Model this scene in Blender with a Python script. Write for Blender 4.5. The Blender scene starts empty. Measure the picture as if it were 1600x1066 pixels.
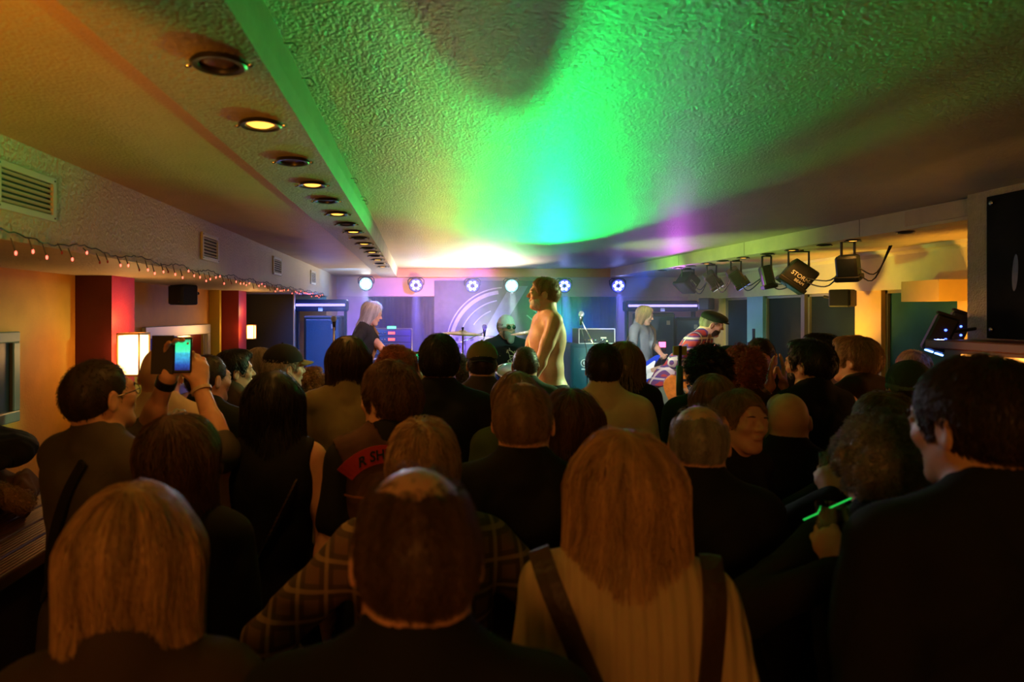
import bpy, math, random
import numpy as np
from mathutils import Vector, Matrix, Euler

# ---------------------------------------------------------------- camera, world, light, exposure
SC = bpy.context.scene
COL = SC.collection
R = math.radians
F, VX, VY, CH = 1000.0, 665.0, 490.0, 2.0      # focal length in pixels, vanishing point, camera height

cam_d = bpy.data.cameras.new('camera')
cam = bpy.data.objects.new('camera', cam_d)
COL.objects.link(cam)
SC.camera = cam
cam_d.sensor_width = 36.0
cam_d.lens = 36.0 * F / 1600.0
cam_d.shift_x = (800.0 - VX) / 1600.0
cam_d.shift_y = -(533.0 - VY) / 1600.0
cam_d.clip_start = 0.05
cam.location = (0, 0, CH)
cam.rotation_euler = (R(90), 0, 0)
cam_d.dof.use_dof = True
cam_d.dof.focus_distance = 5.6
cam_d.dof.aperture_fstop = 2.8

SC.view_settings.view_transform = 'Standard'
SC.view_settings.look = 'None'
SC.view_settings.gamma = 1.0
SC.view_settings.exposure = 0.0
SC.view_settings.use_curve_mapping = False

world = bpy.data.worlds.new('world')
SC.world = world
world.use_nodes = True
world.node_tree.nodes['Background'].inputs[0].default_value = (0.30, 0.13, 0.08, 1)
world.node_tree.nodes['Background'].inputs[1].default_value = 0.004

try:
    SC.cycles.max_bounces = 6
    SC.cycles.diffuse_bounces = 3
    SC.cycles.glossy_bounces = 3
    SC.cycles.transmission_bounces = 4
    SC.cycles.volume_bounces = 0
    SC.cycles.sample_clamp_indirect = 3.0
    SC.cycles.volume_step_rate = 1.0
except Exception:
    pass


def P(px, py, Y):
    """World point that stands behind pixel (px, py) of the 1600x1066 photograph at depth Y."""
    return Vector(((px - VX) * Y / F, Y, CH + (VY - py) * Y / F))


def light(kind, name, loc, target, color, power, size=0.1, spot=60, blend=0.6, size_y=None):
    d = bpy.data.lights.new(name, kind)
    d.color = color
    d.energy = power
    if kind == 'SPOT':
        d.spot_size = R(spot)
        d.spot_blend = blend
        d.shadow_soft_size = size
    elif kind == 'AREA':
        d.size = size
        if size_y:
            d.shape = 'RECTANGLE'
            d.size_y = size_y
    else:
        d.shadow_soft_size = size
    o = bpy.data.objects.new(name, d)
    COL.objects.link(o)
    o.location = loc
    if target is not None:
        o.rotation_euler = (Vector(target) - Vector(loc)).to_track_quat('-Z', 'Y').to_euler()
    return o


# stage wash: green spot at the back of the stage that rakes the ceiling towards the crowd
light('SPOT', 'green_stage_spot', (1.62, 8.0, 1.75), (0.70, 4.2, 2.70), (0.0, 1.0, 0.12), 1150, 0.05, 36, 0.6)
light('SPOT', 'green_stage_spot', (0.95, 8.9, 1.7), (0.95, 6.5, 2.7), (0.0, 1.0, 0.18), 140, 0.06, 62, 0.9)
light('SPOT', 'green_stage_spot', (1.5, 6.4, 1.5), (3.05, 6.5, 2.62), (0.50, 1.0, 0.15), 150, 0.06, 76, 0.9)
# warm white floods from the stage to the ceiling in front of the backdrop
light('SPOT', 'warm_stage_spot', (0.9, 9.2, 1.55), (0.50, 8.8, 2.7), (1.0, 0.93, 0.80), 620, 0.1, 112, 0.9)
light('SPOT', 'warm_stage_spot', (0.2, 8.8, 1.4), (-0.05, 5.6, 2.72), (1.0, 0.55, 0.10), 150, 0.08, 64, 0.9)
light('SPOT', 'warm_stage_spot', (0.1, 8.8, 1.7), (0.1, 9.95, 2.72), (1.0, 0.38, 0.05), 150, 0.08, 84, 0.8)
# blue wash on the low ceiling at the back left
light('SPOT', 'blue_stage_spot', (-1.0, 8.5, 2.25), (-1.05, 9.0, 2.6), (0.06, 0.30, 1.0), 22, 0.05, 140, 0.9)
light('SPOT', 'blue_stage_spot', (0.6, 6.0, 2.5), (-0.1, 10.3, 1.4), (0.16, 0.08, 1.0), 2400, 0.1, 44, 0.9)
light('SPOT', 'blue_stage_spot', (2.3, 6.4, 2.5), (2.40, 10.3, 1.6), (0.0, 0.12, 1.0), 4200, 0.1, 20, 0.9)
light('SPOT', 'blue_stage_spot', (-0.2, 6.4, 2.5), (-1.35, 8.6, 1.5), (0.02, 0.22, 1.0), 800, 0.1, 44, 0.9)
light('SPOT', 'teal_stage_spot', (1.9, 5.2, 2.5), (2.15, 8.0, 1.1), (0.0, 0.75, 0.9), 210, 0.08, 26, 0.7)
light('SPOT', 'teal_stage_spot', (2.2, 6.0, 2.5), (3.6, 9.2, 1.3), (0.0, 0.45, 0.8), 120, 0.08, 36, 0.8)
light('SPOT', 'lilac_stage_spot', (0.7, 6.6, 2.5), (0.6, 10.3, 1.9), (0.75, 0.6, 1.0), 120, 0.08, 40, 0.9)
# front light on the band
light('SPOT', 'front_stage_light', (-1.3, 6.0, 2.50), (0.8, 4.8, 1.75), (1.0, 0.46, 0.14), 330, 0.06, 30, 0.6)
light('SPOT', 'front_stage_light', (2.9, 5.4, 2.50), (1.0, 4.85, 1.8), (0.55, 1.0, 0.45), 430, 0.06, 36, 0.6)
light('SPOT', 'front_stage_light', (0.9, 5.9, 2.50), (2.9, 8.1, 1.4), (1.0, 0.95, 0.85), 420, 0.06, 36, 0.6)
light('SPOT', 'front_stage_light', (0.9, 5.4, 2.50), (3.0, 6.3, 1.2), (1.0, 0.80, 0.75), 170, 0.06, 34, 0.6)
light('SPOT', 'front_stage_light', (1.9, 5.0, 2.50), (0.9, 6.9, 1.6), (0.35, 1.0, 0.75), 130, 0.06, 34, 0.6)
light('SPOT', 'front_stage_light', (-0.95, 8.7, 2.45), (-0.60, 6.7, 1.9), (0.85, 0.85, 1.0), 260, 0.05, 34, 0.6)
light('SPOT', 'front_stage_light', (0.2, 5.4, 2.5), (-0.50, 6.7, 1.8), (1.0, 0.6, 0.85), 90, 0.05, 26, 0.6)
# purple scanner wash on the right
light('SPOT', 'purple_stage_spot', (3.3, 8.4, 2.2), (1.7, 5.5, 2.7), (0.7, 0.10, 0.85), 34, 0.08, 80, 0.9)
light('SPOT', 'pink_scanner', (3.0, 7.6, 2.3), (4.3, 7.0, 2.4), (1.0, 0.45, 0.5), 14, 0.05, 80, 0.4)
# orange room light from the bar behind and beside the crowd; side lamps are added
light('SPOT', 'bar_spot', (1.7, 1.1, 1.9), (2.95, 3.3, 2.7), (1.0, 0.45, 0.08), 26, 0.06, 24, 0.6)
light('SPOT', 'side_fill_light', (3.75, 4.8, 1.5), (4.5, 4.9, 2.5), (1.0, 0.52, 0.05), 55, 0.08, 96, 0.8)  # added unseen lamp that brightens the right wall and low ceiling
light('SPOT', 'side_fill_light', (3.70, 6.5, 1.5), (4.5, 6.5, 2.5), (1.0, 0.58, 0.06), 60, 0.08, 100, 0.8)  # second added lamp, farther along the same wall
light('SPOT', 'green_stage_spot', (2.3, 7.6, 2.3), (4.35, 8.6, 2.4), (0.3, 1.0, 0.15), 40, 0.05, 80, 0.7)
light('AREA', 'bar_light', (-0.5, -1.9, 2.5), (0.0, 3.0, 1.5), (1.0, 0.35, 0.06), 29, 0.7)
light('SPOT', 'bar_uplight', (-0.85, 0.3, 1.7), (-1.04, 1.75, 2.6), (1.0, 0.33, 0.02), 55, 0.04, 52, 0.5)

# ---------------------------------------------------------------- materials
MATS = {}


def mat(name, col=(0.5, 0.5, 0.5), rough=0.6, metal=0.0, spec=0.5, bump=0.0, bscale=60.0, var=0.0, vscale=8.0,
        emit=None, estr=0.0, trans=0.0, kind='noise', stretch=(1, 1, 1), coat=0.0, dist=0.01, sss=0.0, tint=False, alpha=1.0):
    if name in MATS:
        return MATS[name]
    m = bpy.data.materials.new(name)
    m.use_nodes = True
    nt = m.node_tree
    b = nt.nodes['Principled BSDF']
    I = b.inputs
    I['Base Color'].default_value = (*col, 1)
    I['Roughness'].default_value = rough
    I['Metallic'].default_value = metal
    I['Specular IOR Level'].default_value = spec
    I['Transmission Weight'].default_value = trans
    I['Coat Weight'].default_value = coat
    I['Alpha'].default_value = alpha
    if sss:
        I['Subsurface Weight'].default_value = sss
        I['Subsurface Radius'].default_value = (0.02, 0.008, 0.004)
        I['Subsurface Scale'].default_value = 0.5
    if emit:
        I['Emission Color'].default_value = (*emit, 1)
        I['Emission Strength'].default_value = estr
    L = nt.links.new
    tc = nt.nodes.new('ShaderNodeTexCoord')
    mp = nt.nodes.new('ShaderNodeMapping')
    mp.inputs['Scale'].default_value = stretch
    L(tc.outputs['Object'], mp.inputs['Vector'])
    if var > 0 or tint:
        if tint:
            n = nt.nodes.new('ShaderNodeAttribute')
            n.attribute_name = 'tint'
            fac = n.outputs['Fac']
        else:
            n = nt.nodes.new('ShaderNodeTexNoise')
            n.inputs['Scale'].default_value = vscale
            n.inputs['Detail'].default_value = 5
            L(mp.outputs[0], n.inputs['Vector'])
            fac = n.outputs[0]
        r = nt.nodes.new('ShaderNodeValToRGB')
        r.color_ramp.elements[0].position = 0.0 if tint else 0.3
        r.color_ramp.elements[1].position = 1.0 if tint else 0.7
        r.color_ramp.elements[0].color = (*[c * (1 - var) for c in col], 1)
        r.color_ramp.elements[1].color = (*[min(1, c * (1 + var)) for c in col], 1)
        L(fac, r.inputs[0])
        L(r.outputs[0], I['Base Color'])
    if bump > 0:
        if kind == 'voronoi':
            t = nt.nodes.new('ShaderNodeTexVoronoi')
            t.feature = 'SMOOTH_F1'
        elif kind == 'wave':
            t = nt.nodes.new('ShaderNodeTexWave')
            t.inputs['Distortion'].default_value = 1.5
        else:
            t = nt.nodes.new('ShaderNodeTexNoise')
            t.inputs['Detail'].default_value = 3
        t.inputs['Scale'].default_value = bscale
        L(mp.outputs[0], t.inputs['Vector'])
        bp = nt.nodes.new('ShaderNodeBump')
        bp.inputs['Strength'].default_value = bump
        bp.inputs['Distance'].default_value = dist
        L(t.outputs[0], bp.inputs['Height'])
        L(bp.outputs[0], I['Normal'])
    MATS[name] = m
    return m


def emat(name, col, strength):
    return mat(name, (0.02, 0.02, 0.02), 0.5, emit=col, estr=strength)


# ---------------------------------------------------------------- mesh builder
class MB:
    """Collects shapes into one mesh."""
    def __init__(s):
        s.v = []; s.f = []; s.m = []; s.mi = 0; s.M = Matrix.Identity(4)

    def add(s, vs, fs, smooth=False):
        n = len(s.v)
        s.v += [tuple(s.M @ Vector(v)) for v in vs]
        s.f += [tuple(i + n for i in f) for f in fs]
        s.m += [s.mi] * len(fs)
        return s

    def box(s, a, b, bev=0.0, rot=None, piv=None):
        (x0, y0, z0), (x1, y1, z1) = a, b
        if bev <= 0:
            vs = [(x, y, z) for z in (z0, z1) for y in (y0, y1) for x in (x0, x1)]
            fs = [(0, 2, 3, 1), (4, 5, 7, 6), (0, 1, 5, 4), (2, 6, 7, 3), (0, 4, 6, 2), (1, 3, 7, 5)]
        else:
            e = min(bev, (x1 - x0) * .49, (y1 - y0) * .49, (z1 - z0) * .49)
            def ring(z, i):
                X0, X1, Y0, Y1 = x0 + i, x1 - i, y0 + i, y1 - i
                c = e
                return [(X0 + c, Y0, z), (X1 - c, Y0, z), (X1, Y0 + c, z), (X1, Y1 - c, z), (X1 - c, Y1, z), (X0 + c, Y1, z), (X0, Y1 - c, z), (X0, Y0 + c, z)]
            rs = [ring(z0, e * .6), ring(z0 + e, 0), ring(z1 - e, 0), ring(z1, e * .6)]
            vs = [p for r in rs for p in r]
            fs = [tuple(range(7, -1, -1)), tuple(range(24, 32))]
            for k in range(3):
                for i in range(8):
                    j = (i + 1) % 8
                    fs.append((k * 8 + i, k * 8 + j, k * 8 + 8 + j, k * 8 + 8 + i))
        if rot is not None:
            c = Vector(piv) if piv is not None else (Vector(a) + Vector(b)) / 2
            Mr = Euler(rot).to_matrix()
            vs = [tuple(Mr @ (Vector(v) - c) + c) for v in vs]
        return s.add(vs, fs)

    def cbox(s, c, d, bev=0.0, rot=None):
        c = Vector(c); d = Vector(d) / 2
        return s.box(c - d, c + d, bev, rot)

    def tube(s, pts, r, n=8, cap=True, sy=1.0):
        pts = [Vector(p) for p in pts]
        rr = r if isinstance(r, (list, tuple)) else [r] * len(pts)
        vs = []; fs = []
        up = Vector((0, 0, 1))
        prev = None
        for i, p in enumerate(pts):
            t = (pts[min(i + 1, len(pts) - 1)] - pts[max(i - 1, 0)])
            if t.length < 1e-9:
                t = Vector((0, 0, 1))
            t.normalize()
            if prev is None:
                a = t.cross(up)
                if a.length < 0.05:
                    a = t.cross(Vector((1, 0, 0)))
                a.normalize()
            else:
                a = prev - t * prev.dot(t)
                a.normalize()
            prev = a
            b = t.cross(a)
            for k in range(n):
                w = 2 * math.pi * k / n
                vs.append(tuple(p + a * math.cos(w) * rr[i] + b * math.sin(w) * rr[i] * sy))
        for i in range(len(pts) - 1):
            for k in range(n):
                j = (k + 1) % n
                fs.append((i * n + k, i * n + j, (i + 1) * n + j, (i + 1) * n + k))
        if cap:
            fs.append(tuple(range(n - 1, -1, -1)))
            m = (len(pts) - 1) * n
            fs.append(tuple(range(m, m + n)))
        return s.add(vs, fs)

    def lathe(s, prof, n=24, c=(0, 0, 0), axis=(0, 0, 1)):
        """prof: list of (radius, height)."""
        q = Vector((0, 0, 1)).rotation_difference(Vector(axis).normalized()).to_matrix()
        c = Vector(c)
        vs = []; fs = []
        for r_, z in prof:
            for k in range(n):
                w = 2 * math.pi * k / n
                vs.append(tuple(c + q @ Vector((r_ * math.cos(w), r_ * math.sin(w), z))))
        for i in range(len(prof) - 1):
            for k in range(n):
                j = (k + 1) % n
                fs.append((i * n + k, i * n + j, (i + 1) * n + j, (i + 1) * n + k))
        if prof[0][0] > 1e-6:
            fs.append(tuple(range(n - 1, -1, -1)))
        if prof[-1][0] > 1e-6:
            m = (len(prof) - 1) * n
            fs.append(tuple(range(m, m + n)))
        return s.add(vs, fs)

    def prism(s, poly, d0, d1, axes='xz'):
        """extrudes a 2D outline between two depths; axes name the plane."""
        n = len(poly)
        def pt(a, b, d):
            return {'xz': (a, d, b), 'xy': (a, b, d), 'yz': (d, a, b)}[axes]
        vs = [pt(a, b, d0) for a, b in poly] + [pt(a, b, d1) for a, b in poly]
        fs = [tuple(range(n)), tuple(range(2 * n - 1, n - 1, -1))]
        for i in range(n):
            j = (i + 1) % n
            fs.append((i, n + i, n + j, j))
        return s.add(vs, fs)

    def sphere(s, c, r, n=12, m=8):
        r = (r, r, r) if not isinstance(r, (tuple, list)) else r
        vs = []; fs = []
        for i in range(m + 1):
            t = math.pi * i / m
            for k in range(n):
                w = 2 * math.pi * k / n
                vs.append((c[0] + r[0] * math.sin(t) * math.cos(w), c[1] + r[1] * math.sin(t) * math.sin(w), c[2] + r[2] * math.cos(t)))
        for i in range(m):
            for k in range(n):
                j = (k + 1) % n
                fs.append((i * n + k, (i + 1) * n + k, (i + 1) * n + j, i * n + j))
        return s.add(vs, fs)

    def obj(s, name, mats, parent=None, smooth=False, loc=None):
        me = bpy.data.meshes.new(name)
        me.from_pydata(s.v, [], s.f)
        mats = mats if isinstance(mats, (list, tuple)) else [mats]
        for m in mats:
            me.materials.append(m)
        if len(mats) > 1:
            me.polygons.foreach_set('material_index', s.m)
        if smooth:
            me.polygons.foreach_set('use_smooth', [True] * len(me.polygons))
        me.update()
        import bmesh
        bm = bmesh.new(); bm.from_mesh(me)
        bmesh.ops.recalc_face_normals(bm, faces=bm.faces)
        bm.to_mesh(me); bm.free()
        if smooth == 'auto':
            me.set_sharp_from_angle(angle=R(35))
        o = bpy.data.objects.new(name, me)
        COL.objects.link(o)
        if parent is not None:
            o.parent = parent
        if loc is not None:
            o.location = loc
        return o


def tag(o, label=None, cat=None, group=None, kind=None):
    if label: o['label'] = label
    if cat: o['category'] = cat
    if group: o['group'] = group
    if kind: o['kind'] = kind
    return o


def empty(name, loc=(0, 0, 0), rz=0.0, label=None, cat=None, group=None):
    o = bpy.data.objects.new(name, None)
    o.empty_display_size = 0.1
    COL.objects.link(o)
    o.location = loc
    o.rotation_euler = (0, 0, rz)
    return tag(o, label, cat, group)


def struct(name, mb, m, smooth=False):
    return tag(mb.obj(name, m, None, smooth), kind='structure')


def bx(a, b, bev=0.0):
    return MB().box(a, b, bev)


def copy_tree(o, parent=None):
    c = o.copy()
    COL.objects.link(c)
    c.parent = parent
    for ch in o.children:
        copy_tree(ch, c)
    return c


def text_obj(name, s, size, m, loc, rot, parent=None, ext=0.002, align='CENTER', shear=0.0, space=1.0, bold=0.0):
    cu = bpy.data.curves.new(name, 'FONT')
    cu.body = s; cu.size = size; cu.extrude = ext; cu.align_x = align; cu.align_y = 'CENTER'
    cu.shear = shear; cu.space_character = space; cu.offset = bold
    cu.materials.append(m)
    t = bpy.data.objects.new(name, cu)
    COL.objects.link(t)
    dg = bpy.context.evaluated_depsgraph_get()
    me = bpy.data.meshes.new_from_object(t.evaluated_get(dg))
    bpy.data.objects.remove(t)
    o = bpy.data.objects.new(name, me)
    COL.objects.link(o)
    o.location = loc; o.rotation_euler = rot
    if parent is not None:
        o.parent = parent
    return o

# ---------------------------------------------------------------- the room
ZC, ZL, ZS = 2.70, 2.57, 2.25        # main ceiling, low ceiling and beams, soffit underside
plaster = mat('ceiling_plaster', (0.46, 0.38, 0.28), 0.40, spec=0.6, bump=1.0, bscale=95, dist=0.012, var=0.05)
plaster_low = mat('low_ceiling_plaster', (0.60, 0.42, 0.24), 0.5, bump=0.8, bscale=80, dist=0.006, var=0.06)
soffit_m = mat('soffit_plaster', (0.60, 0.50, 0.33), 0.5, bump=1.0, bscale=70, dist=0.012, var=0.05)
beam_m = mat('beam_paint', (0.62, 0.52, 0.32), 0.5, bump=0.2, bscale=30, var=0.10, vscale=5)
beam_rough = mat('beam_roughcast', (0.42, 0.34, 0.26), 0.5, bump=1.0, bscale=90, dist=0.010, var=0.12, vscale=40)
ochre = mat('ochre_wall_paint', (0.74, 0.33, 0.035), 0.6, bump=0.5, bscale=60, dist=0.004, var=0.06)
cream_wall = mat('cream_wall_paint', (0.74, 0.56, 0.30), 0.6, bump=0.3, bscale=40, dist=0.003, var=0.04)
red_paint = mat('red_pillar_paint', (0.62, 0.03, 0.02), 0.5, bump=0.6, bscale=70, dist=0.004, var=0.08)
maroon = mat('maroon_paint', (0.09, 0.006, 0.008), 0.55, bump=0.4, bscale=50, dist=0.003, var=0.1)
dark_panel = mat('dark_window_blind', (0.010, 0.020, 0.024), 0.8, spec=.15, var=0.3, vscale=2)
teal_panel = mat('teal_grey_blind', (0.030, 0.10, 0.11), 0.8, spec=.15, var=0.25, vscale=2)
floor_m = mat('dark_floor_boards', (0.035, 0.02, 0.014), 0.4, bump=0.3, bscale=4, kind='wave', stretch=(1, 6, 1), var=0.3, vscale=5)
carpet_m = mat('stage_carpet', (0.06, 0.06, 0.16), 0.95, bump=0.5, bscale=200, dist=0.004, var=0.2, vscale=60)
black_cloth = mat('black_stage_cloth', (0.05, 0.045, 0.055), 0.95, bump=0.3, bscale=120, dist=0.003, var=0.2, vscale=6)
black_m = mat('black_paint', (0.012, 0.012, 0.013), 0.5, bump=0.1, bscale=80)
metal_dark = mat('dark_metal', (0.05, 0.05, 0.052), 0.35, metal=0.8)
chrome = mat('chrome', (0.75, 0.75, 0.78), 0.15, metal=1.0)
steel = mat('brushed_steel', (0.5, 0.5, 0.5), 0.35, metal=1.0)
wire_m = mat('black_cable', (0.01, 0.01, 0.01), 0.5)

struct('floor', bx((-2.6, -2.6, -0.1), (4.6, 10.8, 0.0)), floor_m)
struct('ceiling', bx((-0.6, -2.6, ZC), (3.6, 10.10, ZC + 0.1)), plaster)
struct('ceiling', bx((-1.46, -2.6, ZL + 0.03), (-0.5, 10.6, ZL + 0.13)), plaster_low)
struct('ceiling', bx((3.26, 3.79, ZL + 0.02), (4.5, 10.6, ZL + 0.12)), plaster_low)
struct('ceiling', bx((-0.6, 10.06, ZL + 0.03), (3.3, 10.6, ZL + 0.13)), plaster_low)
# long beam with the downlights, left of the raised ceiling
m = MB()
m.mi = 0
m.add([(-0.66, -2.6, ZL), (-0.33, -2.6, ZL), (-0.33, -2.6, ZC + .02), (-0.66, -2.6, ZC + .02),
       (-0.70, 10.1, ZL), (-0.45, 10.1, ZL), (-0.43, 10.1, ZC + .02), (-0.70, 10.1, ZC + .02)],
      [(1, 5, 6, 2), (0, 1, 2, 3), (4, 7, 6, 5), (3, 2, 6, 7)])
m.mi = 1
m.add([(-0.66, -2.6, ZL), (-0.33, -2.6, ZL), (-0.70, 10.1, ZL), (-0.45, 10.1, ZL), (-0.66, -2.6, ZC), (-0.70, 10.1, ZC)],
      [(0, 2, 3, 1), (0, 4, 5, 2)])
tag(m.obj('ceiling_beam_left', [beam_m, beam_rough]), kind='structure')
# beam across the back of the raised ceiling
struct('ceiling_beam_back', bx((-0.45, 10.0, ZL), (2.9, 10.12, ZC + 0.02)), mat('orange_beam_paint', (0.80, 0.40, 0.07), 0.5, var=0.05))
# right beam
m = MB()
m.add([(3.30, 3.75, ZL), (3.47, 3.75, ZL), (3.47, 3.75, ZC + .02), (3.30, 3.75, ZC + .02),
       (2.88, 10.1, ZL), (3.10, 10.1, ZL), (3.10, 10.1, ZC + .02), (2.88, 10.1, ZC + .02)],
      [(0, 4, 7, 3), (1, 2, 6, 5), (0, 1, 5, 4), (0, 3, 2, 1), (4, 5, 6, 7)])
for t in (0.18, 0.36, 0.66):
    pass
struct('ceiling_beam_right', m, beam_m)
m = MB()
for t in (0.16, 0.40, 0.62):
    x = 3.30 + (2.88 - 3.30) * t - 0.0015; y = 3.75 + 6.35 * t
    m.box((x, y, ZL + .004), (x + .003, y + .004, ZC))
struct('trim_beam_joints', m, mat('joint_dark_paint', (0.10, 0.08, 0.05), 0.8))  # dark joints across the face of the right beam

# left soffit with air vents
struct('wall_left_soffit', bx((-2.6, -2.6, ZS), (-1.42, 9.4, ZL + 0.10)), soffit_m)
# left wall
struct('wall_left', bx((-2.6, -2.6, 0), (-2.30, 10.6, ZS + .01)), ochre)
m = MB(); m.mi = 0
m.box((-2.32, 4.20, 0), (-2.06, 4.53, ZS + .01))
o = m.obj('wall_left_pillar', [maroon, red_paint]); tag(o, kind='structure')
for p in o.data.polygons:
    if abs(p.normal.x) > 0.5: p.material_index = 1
m = MB(); m.box((-2.32, 6.95, 0), (-2.03, 7.25, ZS + .01)); struct('wall_left_pillar', m, mat('maroon_panel_paint', (0.28, 0.02, 0.02), 0.5, var=.1))
m = MB(); m.box((-2.32, 6.80, 0), (-2.19, 6.86, ZS)); struct('trim_yellow', m, mat('yellow_trim_paint', (0.75, 0.55, 0.06), 0.5))
# back wall: fascia above, openings with dark cloth below
struct('wall_back', bx((-2.6, 10.5, 0), (4.6, 10.75, ZL + .12)), mat('back_wall_paint', (0.66, 0.46, 0.32), 0.6, bump=.3, bscale=40, dist=.003, var=.05))
struct('trim_back_fascia', bx((-1.5, 10.40, 2.28), (4.3, 10.5, ZL + .03)), mat('back_fascia_paint', (0.72, 0.50, 0.34), 0.6, bump=.2, bscale=40, dist=.002, var=.05))
struct('wall_back_soffit_end', bx((-2.3, 9.35, 1.9), (-1.45, 10.5, ZL + .1)), cream_wall)
# right wall with recessed openings
struct('wall_right', bx((4.42, 3.6, 0), (4.6, 10.6, ZL + .12)), cream_wall)
struct('wall_right_fascia', bx((4.30, 3.6, 2.22), (4.44, 10.5, ZL + .03)), cream_wall)
struct('trim_right_cornice', MB().prism([(4.30, 2.53), (4.30, 2.59), (4.255, 2.59), (4.265, 2.56), (4.285, 2.55)], 3.6, 10.4, 'xz'), cream_wall)
pill = mat('ochre_pier_paint', (0.74, 0.45, 0.14), 0.6, var=.05)
for (y0, y1, mm, nm) in [(9.30, 10.4, pill, 'wall_right_pier'), (8.20, 8.60, mat('blue_grey_paint', (0.20, 0.42, 0.50), .5, var=.05), 'wall_right_pier'),
                         (7.30, 7.37, mat('grey_post_paint', (0.16, 0.12, 0.09), .5), 'trim_post'), (6.07, 6.44, pill, 'wall_right_pier'),
                         (3.6, 5.2, pill, 'wall_right_pier')]:
    struct(nm, bx((4.32, y0, 0), (4.43, y1, 2.23)), mm)
k = 0
for (y0, y1, mm) in [(8.6, 9.3, mat('dark_blue_blind', (0.008, 0.03, 0.045), .8, spec=.15, var=.3, vscale=2)), (7.37, 8.2, dark_panel), (6.44, 7.30, dark_panel), (5.2, 6.07, teal_panel)]:
    k += 1
    m = MB(); m.mi = 0
    m.box((4.385, y0, 0.8), (4.40, y1, 2.225)); m.mi = 1
    for a in (y0 + .015, y1 - .015):
        m.box((4.36, a - .015, 0.8), (4.42, a + .015, 2.222))
    m.box((4.36, y0, 2.19), (4.42, y1, 2.222)); m.box((4.36, y0, 0.8), (4.42, y1, 0.84))
    tag(m.obj('window_%d' % k, [mm, mat('window_frame_paint', (0.25, 0.2, 0.13), .5)]), kind='structure')
struct('wall_right_duct', bx((4.05, 5.05, 2.10), (4.30, 5.45, 2.27)), pill)
# near right wall that carries the poster, and its textured end
struct('wall_right_near', bx((3.20, -2.6, 0), (3.9, 3.78, ZC + .05)), mat('near_wall_roughcast', (0.50, 0.38, 0.22), .5, bump=1.0, bscale=80, dist=.012, var=.1, vscale=30))
struct('wall_behind', bx((-2.6, -2.75, 0), (4.6, -2.6, ZC + .1)), ochre)
# stage
m = MB(); m.mi = 0
m.box((-2.25, 4.5, 0), (4.28, 10.4, 0.45), 0.0)
o = m.obj('floor_stage', [mat('stage_front_board', (0.02, 0.018, 0.02), .6), carpet_m]); tag(o, kind='structure')
for p in o.data.polygons:
    if p.normal.z > .5: p.material_index = 1
# small hooks left in the beams
hook_m = mat('rusty_hook', (0.09, 0.05, 0.03), .5, metal=.6)
hk = [(-0.355, 1.55), (-0.357, 1.78), (-0.375, 3.1), (-0.378, 3.6), (-0.379, 3.7)]
for i, (x, y) in enumerate(hk):
    m = MB()
    m.tube([(0, 0, 0), (.025, 0, 0), (.035, 0, -.012), (.03, .0, -.024), (.018, 0, -.02)], .0016, 6)
    o = m.obj('cup_hook', hook_m, smooth=True, loc=(x + .012, y, 2.655))
    tag(o, 'small dark cup hook in the side of the left ceiling beam', 'hook', 'cup hooks along the left beam')

# ---- air vents in the soffit
vent_w = mat('vent_enamel', (0.62, 0.62, 0.55), .4)
vent_d = mat('vent_dark', (0.012, 0.012, 0.012), .8)
def vent(yc, w, zc, h, n, label):
    e = empty('air_vent', (-1.42, yc, zc), 0, label, 'vent')
    m = MB(); t = .024
    for (a, b) in [((-w/2, -h/2), (w/2, -h/2 + t)), ((-w/2, h/2 - t), (w/2, h/2)), ((-w/2, -h/2 + t), (-w/2 + t, h/2 - t)), ((w/2 - t, -h/2 + t), (w/2, h/2 - t))]:
        m.box((0, a[0], a[1]), (.014, b[0], b[1]), .002)
    m.obj('frame', vent_w, e)
    MB().box((-.0, -w/2 + t, -h/2 + t), (.003, w/2 - t, h/2 - t)).obj('backing', vent_d, e)
    for i in range(n):
        z = -h/2 + t + (h - 2*t) * (i + .5) / n
        m = MB(); m.box((.003, -w/2 + t, z - .004), (.012, w/2 - t, z + .003), 0, (0, R(-25), 0)); m.obj('slat', vent_w, e)
    for sy in (-1, 1):
        for sz in (-1, 1):
            MB().sphere((.0145, sy*(w/2 - .012), sz*(h/2 - .012)), .0035, 8, 5).obj('screw', metal_dark, e)
vent(2.27, .34, 2.43, .165, 6, 'near air vent with a wide pale frame, green lit, at the left edge')
vent(4.20, .32, 2.43, .175, 6, 'second air vent in the soffit, above the red pillar, square pale frame')
vent(6.10, .34, 2.45, .17, 6, 'third air vent in the soffit, left of the stage')
vent(8.05, .34, 2.45, .17, 6, 'small far air vent in the soffit beside the blue lit ceiling')

# ---- recessed downlights
dl_ring = mat('downlight_ring', (0.06, 0.055, 0.05), .35, metal=.7)
dl_off = mat('downlight_off_glass', (0.10, 0.05, 0.03), .3)
dl_on = emat('downlight_on_lamp', (1.0, 0.42, 0.05), 3.2)
def downlight(x, y, on, label, group, z=ZL, r=.058, power=9.0):
    e = empty('recessed_downlight', (x, y, z), 0, label, 'ceiling light', group)
    m = MB(); m.lathe([(r, 0), (r + .006, -.006), (r, -.012), (r * .78, -.010), (r * .74, -.002), (r*.74, 0)], 28)
    m.obj('ring', dl_ring, e, smooth='auto')
    for sx in (-1, 1):
        MB().sphere((sx * (r + .012), 0, -.008), (.010, .006, .006), 8, 6).obj('spring_clip', chrome, e, smooth=True)
    m = MB(); m.lathe([(0.0001, -.004 if not on else -.012), (r * .5, -.004 if not on else -.009), (r * .74, -.001)], 24)
    m.obj('lamp_glass', dl_on if on else dl_off, e, smooth=True)
    if on:
        l = light('SPOT', 'downlight_beam', (x, y, z - .02), (x, y, 0), (1.0, 0.40, 0.07), power, .03, 125, .7)
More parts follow.
